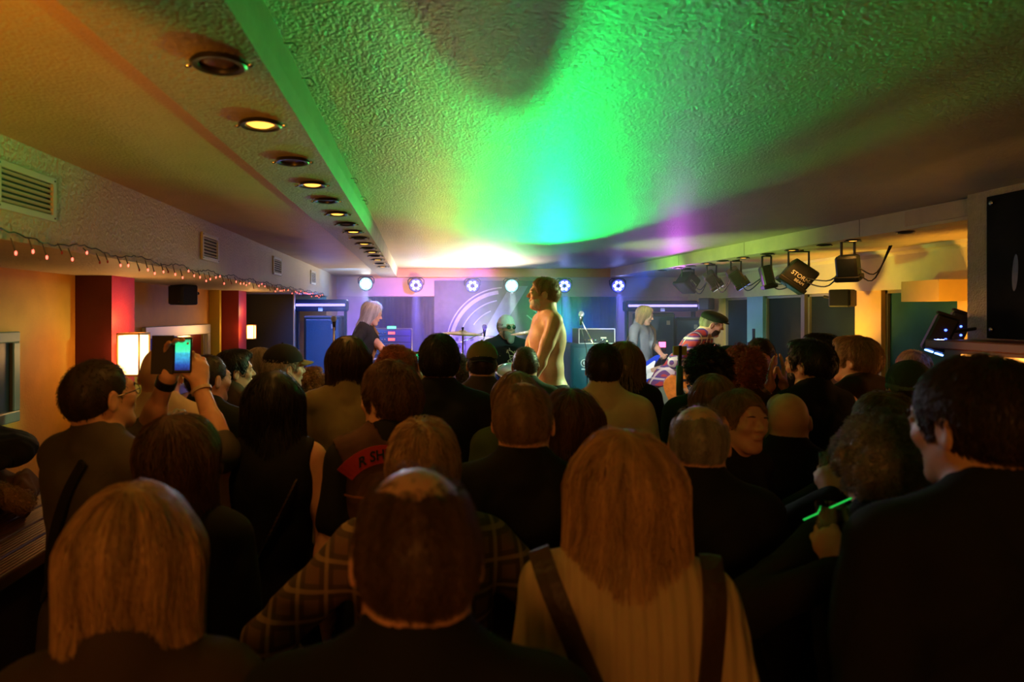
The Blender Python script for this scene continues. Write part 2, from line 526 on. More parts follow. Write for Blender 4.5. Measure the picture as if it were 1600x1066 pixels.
ys = [(342, 96, 0), (407, 192, 1), (457, 250, 0), (488, 287, 1), (510, 312, 0), (527, 333, 1), (541, 349, 0), (552, 361, 1), (561, 371, 0), (569, 380, 1), (575, 387, 0),
      (581, 393, 1), (586, 399, 0), (590, 405, 1), (594, 411, 0), (598, 416, 1)]
for i, (px, py, on) in enumerate(ys):
    y = (ZL - CH) * F / (VY - py); x = (px - VX) * y / F
    x = max(-.56, min(-.48, x)) if y > 2.5 else x
    if y > 9.4: continue
    lab = ['unlit downlight with a dark ring, nearest on the left beam', 'glowing orange downlight, nearest lit one on the left beam', 'unlit downlight just beyond the nearest glowing one, left beam',
           'second glowing orange downlight along the left beam', 'third unlit downlight along the left beam', 'third glowing orange downlight along the left beam']
    downlight(x, y, on, lab[i] if i < 6 else ('small glowing downlight far along the left beam' if on else 'small unlit downlight far along the left beam'),
              None if i < 6 else ('far glowing downlights of the left beam' if on else 'far unlit downlights of the left beam'), power=10)
for i, (px, py, on) in enumerate([(1455, 362, 0), (1373, 375, 1), (1315, 382, 0), (1263, 390, 1), (1222, 396, 0), (1181, 402, 1), (1149, 407, 0), (1122, 411, 1), (1098, 415, 0), (1075, 418, 1), (1052, 422, 0)]):
    y = (ZL - CH) * F / (VY - py) * 1.0
    x = 3.385 + (2.99 - 3.385) * (y - 3.75) / 6.35
    if y > 9.9: continue
    lab = ['unlit downlight nearest the poster wall on the right beam', 'lit downlight nearest on the right beam, above the last spotlight', 'unlit downlight between the two nearest lit ones, right beam',
           'second lit downlight along the right beam']
    downlight(x, y, on, lab[i] if i < 4 else ('small lit downlight far along the right beam' if on else 'small unlit downlight far along the right beam'),
              None if i < 4 else ('far lit downlights of the right beam' if on else 'far unlit downlights of the right beam'), r=.05, power=9)

# ---- wall lamp on the red pillar
shade_m = mat('paper_shade', (0.9, 0.75, 0.5), .7, emit=(1.0, 0.62, 0.25), estr=3.5)
def wall_lamp(loc, s, label, power, es=True):
    e = empty('wall_lamp', loc, 0, label, 'lamp')
    MB().box((-.07*s, -.09*s, -.14*s), (.07*s, .06*s, .12*s), .006).obj('shade', shade_m, e)
    m = MB()
    for sx in (-1, 1):
        for sy in (-.095, .065):
            m.box((sx*.072*s - .004, sy*s - .004, -.15*s), (sx*.072*s + .004, sy*s + .004, .13*s))
    for z in (-.15, .125):
        m.box((-.076*s, -.098*s, z*s), (.076*s, -.09*s, (z+.012)*s)); m.box((-.076*s, .06*s, z*s), (.076*s, .068*s, (z+.012)*s))
        m.box((-.076*s, -.098*s, z*s), (-.068*s, .068*s, (z+.012)*s)); m.box((.068*s, -.098*s, z*s), (.076*s, .068*s, (z+.012)*s))
    m.obj('cage', mat('lamp_cage_brass', (0.45, 0.22, 0.06), .4, metal=.6), e)
    MB().box((-.11*s, -.02, -.06), (-.07*s, .02, .06), .004).obj('wall_bracket', metal_dark, e)
    light('POINT', 'wall_lamp_glow', (loc[0] + .0, loc[1] - .16, loc[2] + .02), None, (1.0, .5, .14), power, .08)
    light('POINT', 'wall_lamp_glow', (loc[0] + .02, loc[1] + .02, loc[2] + .22), None, (1.0, .5, .14), power * .7, .05)
wall_lamp((-1.955, 4.30, 1.735), 1.0, 'glowing box shaped paper wall lamp on the red pillar', 2.8)
wall_lamp((-1.93, 7.10, 1.80), .55, 'small distant wall lamp glowing at the edge of the black panel', 3)

# ---- pictures
def framed(name, label, cat, x, y0, y1, z0, z1, fw, fm, pm, face=1, t=.035):
    e = empty(name, (x, (y0 + y1) / 2, z0), 0, label, cat)
    w = (y1 - y0) / 2; h = z1 - z0
    m = MB(); s = face
    for (a0, a1, b0, b1) in [(-w, w, 0, fw), (-w, w, h - fw, h), (-w, -w + fw, fw, h - fw), (w - fw, w, fw, h - fw)]:
        m.box((min(0, s*t), a0, b0), (max(0, s*t), a1, b1), .006)
    m.obj('frame', fm, e)
    MB().box((min(0, s*.012), -w + fw*.9, fw*.9), (max(0, s*.012), w - fw*.9, h - fw*.9)).obj('picture' if cat != 'mirror' else 'mirror_glass', pm, e)
    return e
silver = mat('silver_frame', (0.45, 0.45, 0.42), .35, metal=.7)
framed('wall_mirror', 'wide silver framed mirror on the left wall behind the raised phone', 'mirror', -2.30, 5.18, 6.75, 1.25, 1.89, .10, silver,
       mat('mirror_glass', (0.75, .72, .66), .06, metal=1.0))
framed('picture_frame', 'dark picture in a grey frame at the left edge of the room', 'picture', -2.30, 2.95, 3.58, 1.40, 1.90, .06, mat('grey_frame', (.2, .21, .19), .4), mat('dark_print', (.02, .02, .02), .3, var=.5))

# ---- speakers hung on the walls
cab = mat('speaker_vinyl', (0.014, 0.014, 0.015), .6, bump=.3, bscale=200)
grille = mat('speaker_grille', (0.02, 0.02, 0.022), .5, bump=.8, bscale=300, kind='voronoi')
def wall_speaker(loc, rz, d, label, m_=cab):
    e = empty('wall_speaker', loc, rz, label, 'loudspeaker')
    MB().cbox((0, 0, 0), d, .012).obj('cabinet', m_, e)
    MB().cbox((0, -d[1]/2 - .004, 0), (d[0]*.9, .01, d[2]*.9), .004).obj('grille', grille, e)
    MB().tube([(0, d[1]/2 - .01, 0), (0, d[1]/2 + .07, .02)], .014, 8).obj('bracket', metal_dark, e)
    MB().sphere((d[0]*.36, -d[1]/2 - .012, -d[2]*.36), .006, 8, 6).obj('badge', chrome, e)
wall_speaker((-2.10, 5.55, 2.16), R(-35), (.20, .16, .17), 'small black loudspeaker on the left wall above the mirror')
wall_speaker((4.10, 6.30, 2.15), R(40), (.20, .18, .17), 'small black loudspeaker on the ochre pier on the right')
wall_speaker((4.10, 9.35, 2.14), R(40), (.16, .16, .17), 'small loudspeaker tinted as if in blue light near the back right corner', mat('speaker_blue_light_tint', (.02, .03, .06), .5))  # blue light is put into this cabinet's colour
# switch plate
m = MB(); m.box((-.006, -.035, -.12), (0, .035, .12), .002)
e = empty('switch_plate', (4.32, 8.42, 1.68), 0, 'narrow black switch plate on the blue grey board', 'switch')
m.obj('plate', black_m, e)
for z in (-.07, .0, .07):
    MB().box((-.012, -.02, z - .022), (-.006, .02, z + .022), .002).obj('rocker', metal_dark, e)

# ---- poster and shelf on the near right wall
e = empty('band_poster', (3.20, 2.75, 1.86), 0, 'large dark framed photo poster on the near right wall', 'poster')
MB().box((-.02, -.95, 0), (0, .88, .80), .003).obj('board', mat('poster_dark_print', (.010, .008, .008), .8, spec=.1, var=.6, vscale=3), e)
blot = mat('poster_faded_skin', (.045, .018, .008), .4, var=.5, vscale=20)
for i, (y, z, rx, ry, a) in enumerate([(.70, .36, .018, .10, .2), (.62, .42, .02, .11, -.2), (.42, .40, .09, .17, .3), (.30, .20, .02, .09, .8), (.50, .23, .015, .06, .5)]):
    m = MB()
    poly = [(y + rx*math.cos(t)*math.cos(a) - ry*math.sin(t)*math.sin(a)*.3, z + ry*math.sin(t)) for t in [2*math.pi*k/18 for k in range(18)]]
    m.prism(poly, -.0225, -.021, 'yz'); m.obj('printed_figure', blot, e)
for z in (.16, .29):
    MB().box((-.0225, .56, z), (-.021, .62, z + .07)).obj('white_caption', mat('poster_caption', (.28, .24, .22), .5), e)
for (y, z) in ((.84, .76), (.84, .05)):
    MB().lathe([(.012, 0), (.012, -.012), (.006, -.016), (.0001, -.016)], 12, (-.02, y, z), (1, 0, 0)).obj('corner_screw', chrome, e, smooth=True)
e = empty('bar_shelf', (3.05, 2.4, 1.80), 0, 'red brown wooden shelf with a glowing lamp strip under the poster', 'shelf')
MB().box((-.15, -.6, 0), (.15, 1.32, .05), .006).obj('board', mat('red_brown_wood', (.14, .035, .02), .4, var=.3, vscale=6, stretch=(1, .2, 1)), e)
MB().box((-.13, -.5, -.30), (-.11, 1.2, 0)).obj('front_panel', mat('shelf_panel', (.05, .015, .01), .5), e)
MB().box((-.145, .55, -.055), (-.13, 1.08, -.02), .004).obj('lamp_strip', emat('amber_strip', (1.0, .35, .05), 4.0), e)
light('AREA', 'shelf_strip_glow', (2.88, 3.2, 1.74), (2.6, 3.2, 1.74), (1, .4, .08), 1.0, .4)

# ---------------------------------------------------------------- bodies: smooth blended volumes turned into one surface
def V3(*a):
    return np.array(a, dtype=np.float64)


def nrm(v):
    return v / (np.linalg.norm(v) + 1e-12)


def smin(a, b, k):
    h = np.clip(0.5 + 0.5 * (b - a) / k, 0, 1)
    return b * (1 - h) + a * h - k * h * (1 - h)


class Vol:
    def __init__(s):
        s.p = []

    def cap(s, a, b, ra, rb=None, k=.02, sc=None, Rm=None, op='+', off=0.0):
        rb = ra if rb is None else rb
        s.p.append(('c', np.array(a, float), np.array(b, float), ra, rb, k, sc, Rm, op, 0.0)); return s

    def ell(s, c, r, k=.02, Rm=None, op='+'):
        s.p.append(('e', np.array(c, float), np.array(r, float), 0, 0, k, None, Rm, op, 0.0)); return s

    def plane(s, n, d):
        """keeps the side where n.p < d"""
        s.p.append(('p', np.array(n, float), d, 0, 0, .01, None, None, 'x', 0.0)); return s

    def copy(s, grow=0.0):
        v = Vol()
        for q in s.p:
            q = list(q)
            if grow and q[8] == '+':
                if q[0] == 'c': q[3] += grow; q[4] += grow
                elif q[0] == 'e': q[2] = q[2] + grow
            v.p.append(tuple(q))
        return v

    def xf(s, M):
        """moves everything by a 4x4 numpy matrix"""
        v = Vol(); A = M[:3, :3]; t = M[:3, 3]
        for q in s.p:
            q = list(q)
            if q[0] == 'c':
                q[1] = A @ q[1] + t; q[2] = A @ q[2] + t
                if q[6] is not None: q[7] = A @ (q[7] if q[7] is not None else np.eye(3))
            elif q[0] == 'e':
                q[1] = A @ q[1] + t; q[7] = A @ (q[7] if q[7] is not None else np.eye(3))
            else:
                n = A @ q[1]; q[2] = q[2] + n @ t; q[1] = n
            v.p.append(tuple(q))
        return v

    def __add__(s, o):
        v = Vol(); v.p = s.p + o.p; return v

    @staticmethod
    def one(q, X):
        if q[0] == 'c':
            a, b, ra, rb, sc, Rm = q[1], q[2], q[3], q[4], q[6], q[7]
            if sc is not None:
                Rm = np.eye(3) if Rm is None else Rm
                W = Rm / np.array(sc)          # columns scaled: local = R^T p / sc
                X = (X - a) @ W
                ba = (b - a) @ W
            else:
                X = X - a; ba = b - a
            L2 = ba @ ba + 1e-12
            h = np.clip((X @ ba) / L2, 0, 1)
            D = X - h[..., None] * ba
            d = np.sqrt((D * D).sum(-1)) - (ra + (rb - ra) * h)
            return d * (min(sc) if sc is not None else 1.0)
        if q[0] == 'e':
            X = X - q[1]
            if q[7] is not None: X = X @ q[7]
            r = q[2]
            A = X / r; B = A / r
            k0 = np.sqrt((A * A).sum(-1)); k1 = np.sqrt((B * B).sum(-1)) + 1e-9
            return k0 * (k0 - 1) / k1
        return X @ q[1] - q[2]

    def bounds(s, q):
        if q[0] == 'c':
            m = 1.0 if q[6] is None else max(q[6])
            r = max(q[3], q[4]) * m
            lo = np.minimum(q[1], q[2]) - r; hi = np.maximum(q[1], q[2]) + r
        else:
            r = max(q[2]) if q[7] is not None else q[2]
            lo = q[1] - r; hi = q[1] + r
        return lo, hi

    def bbox(s):
        bs = [s.bounds(q) for q in s.p if q[8] == '+']
        return np.min([b[0] for b in bs], 0), np.max([b[1] for b in bs], 0)

    def at(s, X):
        """field at loose points"""
        f = np.full(X.shape[0], .3)
        for q in s.p:
            d = Vol.one(q, X)
            if q[8] == '+': f = smin(f, d, q[5])
            elif q[8] == '-': f = -smin(-f, d, q[5])
            else: f = np.maximum(f, d)
        return f

    def grad(s, X, e=.003):
        g = np.stack([s.at(X + np.eye(3)[i] * e) - s.at(X - np.eye(3)[i] * e) for i in range(3)], -1)
        return g / (np.linalg.norm(g, axis=1, keepdims=True) + 1e-9)


def axis(lo, hi, hc, fine):
    """coordinates from lo to hi: coarse steps hc, finer ones in the intervals [(a, b, h)]"""
    xs = [lo]
    while xs[-1] < hi:
        x = xs[-1]; h = hc
        for a, b, hf in fine:
            if a - 1e-6 <= x < b: h = min(h, hf)
            elif x < a and x + h > a: h = max(min(h, a - x), min(hf, h))
        xs.append(x + h)
    return np.array(xs)


def surface(vol, hc=.016, fine=((), (), ()), warp=None):
    lo, hi = vol.bbox(); lo = lo - .02; hi = hi + .02
    ax = [axis(lo[i], hi[i], hc, fine[i]) for i in range(3)]
    n = [len(a) for a in ax]
    Fd = np.full(n, .3, dtype=np.float32)
    for q in vol.p:
        if q[8] == 'x':
            X = np.stack(np.meshgrid(*ax, indexing='ij'), -1)
            Fd = np.maximum(Fd, Vol.one(q, X)).astype(np.float32); continue
        a, b = vol.bounds(q); pad = max(q[5], .02) + hc
        sl = []
        for i in range(3):
            i0 = max(0, np.searchsorted(ax[i], a[i] - pad) - 1); i1 = min(n[i], np.searchsorted(ax[i], b[i] + pad) + 1)
            sl.append(slice(i0, i1))
        if any(k.stop <= k.start for k in sl): continue
        X = np.stack(np.meshgrid(ax[0][sl[0]], ax[1][sl[1]], ax[2][sl[2]], indexing='ij'), -1)
        d = Vol.one(q, X)
        sub = Fd[tuple(sl)]
        Fd[tuple(sl)] = smin(sub, d, q[5]) if q[8] == '+' else -smin(-sub, d, q[5])
    if warp is not None:
        X = np.stack(np.meshgrid(*ax, indexing='ij'), -1)
        near = np.abs(Fd) < .05
        Fd[near] += warp(X[near]).astype(np.float32)
    S = Fd < 0
    c = S[:-1, :-1, :-1].astype(np.int8)
    tot = np.zeros_like(c)
    offs = [(i, j, k) for i in (0, 1) for j in (0, 1) for k in (0, 1)]
    for (i, j, k) in offs:
        tot = tot + S[i:n[0]-1+i, j:n[1]-1+j, k:n[2]-1+k]
    act = (tot > 0) & (tot < 8)
    I = np.argwhere(act)
    idx = np.full(act.shape, -1, dtype=np.int64)
    idx[act] = np.arange(len(I))
    P0 = np.zeros((len(I), 3)); cnt = np.zeros(len(I))
    for a in range(3):
        for u in (0, 1):
            for w in (0, 1):
                o0 = [0, 0, 0]; others = [x for x in range(3) if x != a]
                o0[others[0]] = u; o0[others[1]] = w
                o1 = list(o0); o1[a] = 1
                A = I + o0; B = I + o1
                fa = Fd[A[:, 0], A[:, 1], A[:, 2]]; fb = Fd[B[:, 0], B[:, 1], B[:, 2]]
                cr = (fa < 0) != (fb < 0)
                t = np.where(cr, fa / np.where(np.abs(fa - fb) < 1e-9, 1, fa - fb), 0)
                pa = np.stack([ax[i][A[:, i]] for i in range(3)], -1); pb = np.stack([ax[i][B[:, i]] for i in range(3)], -1)
                P0 += np.where(cr[:, None], pa + (pb - pa) * t[:, None], 0); cnt += cr
    P0 /= cnt[:, None]
    quads = []
    for a in range(3):
        b, c_ = (a + 1) % 3, (a + 2) % 3
        sl0 = [slice(None)] * 3; sl1 = [slice(None)] * 3
        sl0[a] = slice(0, n[a] - 1); sl1[a] = slice(1, n[a])
        ch = S[tuple(sl0)] != S[tuple(sl1)]
        E = np.argwhere(ch)
        E = E[(E[:, b] > 0) & (E[:, b] < n[b] - 1) & (E[:, c_] > 0) & (E[:, c_] < n[c_] - 1)]
        if not len(E): continue
        def g(db, dc):
            Q = E.copy(); Q[:, b] += db; Q[:, c_] += dc
            return idx[Q[:, 0], Q[:, 1], Q[:, 2]]
        q = np.stack([g(-1, -1), g(0, -1), g(0, 0), g(-1, 0)], -1)
        inside = S[E[:, 0], E[:, 1], E[:, 2]]
        q[~inside] = q[~inside][:, ::-1]
        quads.append(q)
    return P0, np.concatenate(quads)


def np_mesh(name, V, Fq, m, parent=None, smooth=True, tint=None, M=None):
    me = bpy.data.meshes.new(name)
    me.vertices.add(len(V)); me.vertices.foreach_set('co', np.asarray(V, np.float32).ravel())
    k = Fq.shape[1]
    me.loops.add(Fq.size); me.loops.foreach_set('vertex_index', Fq.ravel().astype(np.int32))
    me.polygons.add(len(Fq)); me.polygons.foreach_set('loop_start', np.arange(0, Fq.size, k, dtype=np.int32))
    me.polygons.foreach_set('use_smooth', np.ones(len(Fq), dtype=bool))
    me.update(calc_edges=True)
    if tint is not None:
        at = me.attributes.new('tint', 'FLOAT', 'POINT'); at.data.foreach_set('value', np.asarray(tint, np.float32))
    me.materials.append(m)
    o = bpy.data.objects.new(name, me); COL.objects.link(o)
    if parent is not None: o.parent = parent
    return o


def fold_warp(seed, amp, freq=9.0):
    r = np.random.RandomState(seed)
    ks = r.normal(size=(5, 3)) * freq * V3(1.2, 1.2, .8); ph = r.uniform(0, 6.28, 5)
    ks2 = r.normal(size=(4, 3)) * freq * 3.2; ph2 = r.uniform(0, 6.28, 4)
    def w(X):
        a = sum(np.sin(X @ ks[i] * 2 + ph[i]) for i in range(5)) / 3
        b = sum(np.sin(X @ ks2[i] + a * 2 + ph2[i]) for i in range(4)) / 4
        return amp * (.7 * a + .6 * np.abs(b))
    return w


# ---- head
def head_vol(face=True, thin=1.0, chin=0.0):
    v = Vol()
    v.ell((0, -.016, .026), (.076 * thin, .098, .092), .02)
    v.ell((0, -.05, .0), (.066 * thin, .062, .07), .03)
    v.ell((0, .028, -.028), (.061 * thin, .060, .088 + chin), .03)
    for s in (-1, 1):
        v.cap((s * .054 * thin, -.002, -.045), (s * .018, .062, -.094), .016, .017, .03)
        if face:
            v.ell((s * .038, .064, -.020), (.021, .022, .020), .02)
    if face:
        v.ell((0, .070, -.094), (.020, .018, .016), .02)
        v.cap((-.032, .078, .026), (.032, .078, .026), .0125, None, .02)
        for s in (-1, 1):
            v.ell((s * .031, .100, .006), (.017, .016, .012), .012, op='-')
            v.ell((s * .031, .079, .004), (.0145, .0125, .012), .006)
            v.cap((s * .019, .0885, .0105), (s * .043, .0850, .0095), .0058, .0056, .005)
            v.cap((s * .020, .0870, -.0030), (s * .042, .0835, -.0030), .0042, .0042, .006)
        v.cap((0, .083, .018), (0, .106, -.018), .0075, .012, .010)
        for s in (-1, 1):
            v.ell((s * .011, .093, -.024), (.008, .010, .007), .008)
        v.ell((0, .088, -.047), (.025, .011, .0055), .007)
        v.ell((0, .086, -.057), (.022, .011, .0065), .006)
        v.cap((-.022, .101, -.0515), (.022, .101, -.0515), .0022, None, .004, op='-')
    for s in (-1, 1):
        c, sn = math.cos(s * .35), math.sin(s * .35)
        Rm = np.array([[c, -sn, 0], [sn, c, 0], [0, 0, 1.]]) @ np.array([[1, 0, 0], [0, .97, .22], [0, -.22, .97]])
        ec = V3(s * .082 * thin, -.008, -.006)
        v.ell(ec, (.0065, .020, .033), .008, Rm)
        v.ell(ec + V3(s * .008, .003, .004), (.006, .012, .020), .005, Rm, op='-')
    return v


def hand_vol(w, d, nrmv, curl=.5, side=1, spread=.0, L=1.0, grip=None):
    """w wrist, d along the hand, nrmv out of the palm; side=+1 puts the thumb on cross(d, n)."""
    v = Vol()
    d = nrm(d); n_ = nrm(nrmv - d * (nrmv @ d)); a = np.cross(d, n_)
    pc = w + d * .05 * L
    Rm = np.stack([a, d, n_], -1)
    v.ell(w + d * .048 * L, V3(.040, .052, .0165) * L, .015, Rm)
    v.cap(w, w + d * .03, .024, .024, .02, (1.05, 1, .75), Rm)
    cl = curl if isinstance(curl, (list, tuple)) else [curl] * 4
    for i in range(4):
        t = (i - 1.5)
        b = w + d * (.088 - .004 * abs(t)) * L - a * (t * .0195) * L * side
        ln = [.068, .076, .071, .056][i] * L
        ang = cl[i] * .8
        dd = nrm(d - a * side * spread * t)
        p = b - dd * .012
        for s_, (f_, r0, r1) in enumerate([(.45, .0092, .0086), (.31, .0086, .0080), (.26, .0080, .0068)]):
            q = p + (math.cos(ang) * dd + math.sin(ang) * n_) * (ln * f_ + (.012 if s_ == 0 else 0))
            v.cap(p, q, r0 * L, r1 * L, .005 if s_ else .008)
            p = q; ang += cl[i] * (1.1 if s_ == 0 else .8)
    b = w + d * .022 * L + a * .026 * side * L
    t1 = b + nrm(d * .62 + a * .72 * side + n_ * .35) * .038 * L
    t2 = t1 + nrm(d * .85 + a * (.35 - .3 * min(1, np.mean(cl))) * side + n_ * (.2 + .5 * np.mean(cl))) * .030 * L
    t3 = t2 + nrm(d * .9 + a * (.1 - .4 * min(1, np.mean(cl))) * side + n_ * (.1 + .6 * np.mean(cl))) * .024 * L
    v.cap(b, t1, .014 * L, .0115 * L, .012); v.cap(t1, t2, .0115 * L, .0100 * L, .006); v.cap(t2, t3, .0100 * L, .0082 * L, .005)
    return v


def ik(S, W, l1, l2, hint):
    d = W - S; L = np.linalg.norm(d)
    if L > (l1 + l2) * .995:
        W = S + d / L * (l1 + l2) * .995; d = W - S; L = np.linalg.norm(d)
    u = d / L
    a = (l1 * l1 - l2 * l2 + L * L) / (2 * L)
    h = math.sqrt(max(l1 * l1 - a * a, 0))
    p = hint - u * (hint @ u)
    return S + u * a + nrm(p) * h, W


def rotm(yaw=0, pitch=0, roll=0):
    """numpy rotation: yaw about Z, pitch about X (positive looks up), roll about Y"""
    return np.array(Euler((R(pitch), R(roll), R(yaw)), 'XYZ').to_matrix())


# ---- hair
def hair_vol(st, thin=1.0):
    v = Vol()
    if st in ('short', 'crop', 'quiff', 'curly', 'messy'):
        g = {'short': .010, 'crop': .0045, 'quiff': .012, 'curly': .024, 'messy': .017}[st]
        v.ell((0, -.018, .028), (.076 * thin + g, .099 + g, .093 + g), .02)
        v.ell((0, -.052, .0), (.067 * thin + g * .7, .062 + g * .8, .072), .03)
        if st == 'quiff': v.ell((0, .045, .095), (.05, .045, .03), .02)
        if st == 'messy': v.ell((0, .0, .09), (.06, .07, .04), .03)
        v.ell((0, .098, -.030), (.105, .066, .104), .010, op='-')
        v.plane((0, .30, -1), .062)
        for s in (-1, 1):
            v.ell((s * .095, .008, -.030), (.032, .030, .050), .006, op='-')
    elif st == 'balding':
        # close cropped sides and back
        v.ell((0, -.018, .028), (.076 * thin + .0045, .099 + .0045, .093 + .0035), .02)
        v.ell((0, -.052, .0), (.067 * thin + .004, .062 + .005, .07), .03)
        v.ell((0, .095, -.02), (.11, .07, .12), .008, op='-')
        v.plane((0, .30, -1), .058)
        for s in (-1, 1):
            v.ell((s * .095, .008, -.030), (.030, .028, .048), .006, op='-')
    elif st in ('bob', 'long', 'mid', 'wavy'):
        g = {'long': .008, 'wavy': .014, 'bob': .013, 'mid': .012}[st]
        v.ell((0, -.016, .028), (.077 + g, .100 + g, .093 + g), .02)
        z1 = {'bob': -.105, 'mid': -.15, 'long': -.33, 'wavy': -.20}[st]
        wd = {'bob': 1.0, 'mid': .95, 'long': 1.22, 'wavy': 1.1}[st]
        v.cap((0, -.045, 0), (0, -.065 if st != 'bob' else -.05, z1), .085, .082 * wd, .04, (1.05, .62, 1))
        for s in (-1, 1):
            v.cap((s * .066, -.01, .02), (s * .074 * wd, -.012, z1 * (.90 if st in ('long', 'wavy') else .82) - .02), .034, .030, .04)
        v.ell((0, .085, -.045), (.066, .070, .105), .012, op='-')
        v.cap((0, .0, -.06), (0, .02, z1 - .1), .050, .055, .01, op='-')
    return v


def strands(vol, n, length, rad, seed, hair='straight', Vs=None, steps=7, lift=.3, crown=(0, -.045, .11), down=1.0, wave=.0, zmin=None, stray=.004):
    """thin tapered locks that follow the hair volume from the crown downwards (head frame)"""
    r = np.random.RandomState(seed)
    pick = Vs[r.randint(0, len(Vs), n)].copy()
    if zmin is not None:
        pick = pick[pick[:, 2] > zmin]
    n = len(pick)
    p = pick; path = [p]
    ln = length * r.uniform(.6, 1.15, n); h = ln / steps
    off = r.uniform(-.001, stray, n)
    C = np.array(crown)
    rnd = r.normal(size=(n, 3)) * .35
    ph = r.uniform(0, 6.28, n)
    for i in range(steps):
        g = vol.grad(p, .004)
        away = p - C; away[:, 2] *= .4
        away /= np.linalg.norm(away, axis=1, keepdims=True) + 1e-6
        f = away * (1 if i == 0 or hair != 'straight' else .6) + V3(0, 0, -down) + rnd * (.45 if hair == 'straight' else 1.2)
        if hair == 'curly':
            q_ = ph + i * 1.25; f = f * .22 + np.stack([np.cos(q_), np.sin(q_), np.cos(q_ * 1.3 + ph)], -1) * 1.6 + g * .5 + r.normal(size=(n, 3)) * .3
        if wave:
            sd = np.cross(g, V3(0, 0, 1)); f = f + sd * (np.sin(ph + i * 1.3) * wave)[:, None]
        t = f - g * (f * g).sum(1, keepdims=True)
        t /= np.linalg.norm(t, axis=1, keepdims=True) + 1e-6
        t = t + g * lift * (1 if i < 2 else .5)
        p = p + t * h[:, None]
        if i > 0:
            d = vol.at(p)
            low = d < off
            p = np.where((low | (hair == 'straight') & (np.abs(d) < .02))[:, None], p - (d - off)[:, None] * g * (.8), p)
        path.append(p)
    Pth = np.stack(path, 1)                        # n, steps+1, 3
    bad = ((Pth[..., 1] > .076) & (Pth[..., 2] < .072) & (np.abs(Pth[..., 0]) < .058)).any(1)
    Pth = Pth[~bad]; n = len(Pth)
    T = np.gradient(Pth, axis=1); T /= np.linalg.norm(T, axis=2, keepdims=True) + 1e-9
    a = np.cross(T, V3(.3, .2, 1.0)); a /= np.linalg.norm(a, axis=2, keepdims=True) + 1e-9
    b = np.cross(T, a)
    prof = np.interp(np.linspace(0, 1, steps + 1), [0, .15, .7, 1], [.5, 1, .8, .08])
    rr = rad * r.uniform(.6, 1.3, n)[:, None] * prof[None, :]
    V = []
    for k in range(3):
        w = 2 * math.pi * k / 3
        V.append(Pth + (a * math.cos(w) + b * math.sin(w)) * rr[..., None])
    V = np.stack(V, 2).reshape(-1, 3)
    m = steps + 1
    base = (np.arange(n) * m * 3)[:, None, None, None]
    i_ = np.arange(steps)[None, :, None, None]; k_ = np.arange(3)[None, None, :, None]
    q = np.concatenate([base + i_ * 3 + k_, base + i_ * 3 + (k_ + 1) % 3, base + (i_ + 1) * 3 + (k_ + 1) % 3, base + (i_ + 1) * 3 + k_], -1).reshape(-1, 4)
    az = np.arctan2(Pth[:, 2, 0], Pth[:, 2, 1]); cl_ = .5 + .28 * np.sin(az * 11 + seed) + .22 * np.sin(az * 29 + 1.7 * seed)
    tint = np.repeat(np.clip(.45 * r.uniform(0, 1, n) + .6 * cl_, 0, 1), m * 3)
    return V, q, tint


SKIN = {}
def skin_m(tone='mid'):
    c = {'mid': (.60, .30, .19), 'pale': (.68, .40, .28), 'tan': (.48, .22, .12)}[tone]
    return mat('skin_' + tone, c, .5, spec=.4, bump=.15, bscale=120, dist=.002, var=.08, vscale=25, sss=.12)


def hair_mat(nm, c):
    return mat('hair_' + nm, c, .5, spec=.35, tint=True, var=.6)


HAIRC = {'black': (.012, .009, .008), 'dark': (.035, .018, .010), 'brown': (.085, .040, .018), 'light_brown': (.20, .11, .05), 'blond': (.42, .24, .10),
         'grey': (.28, .24, .20), 'white': (.75, .70, .65), 'red': (.28, .075, .03), 'sandy': (.30, .17, .08)}


def cloth_m(nm, c, bump=.4, scale=260, rough=.9, **kw):
    return mat('cloth_' + nm, c, rough, spec=.25, bump=bump, bscale=scale, dist=.002, var=kw.pop('var', .12), vscale=kw.pop('vscale', 12), **kw)


def to_world(o, M):
    o.matrix_local = Matrix([list(map(float, r_)) for r_ in M])


def mat4(A, t):
    M = np.eye(4); M[:3, :3] = A; M[:3, 3] = t; return M


PEOPLE = {}


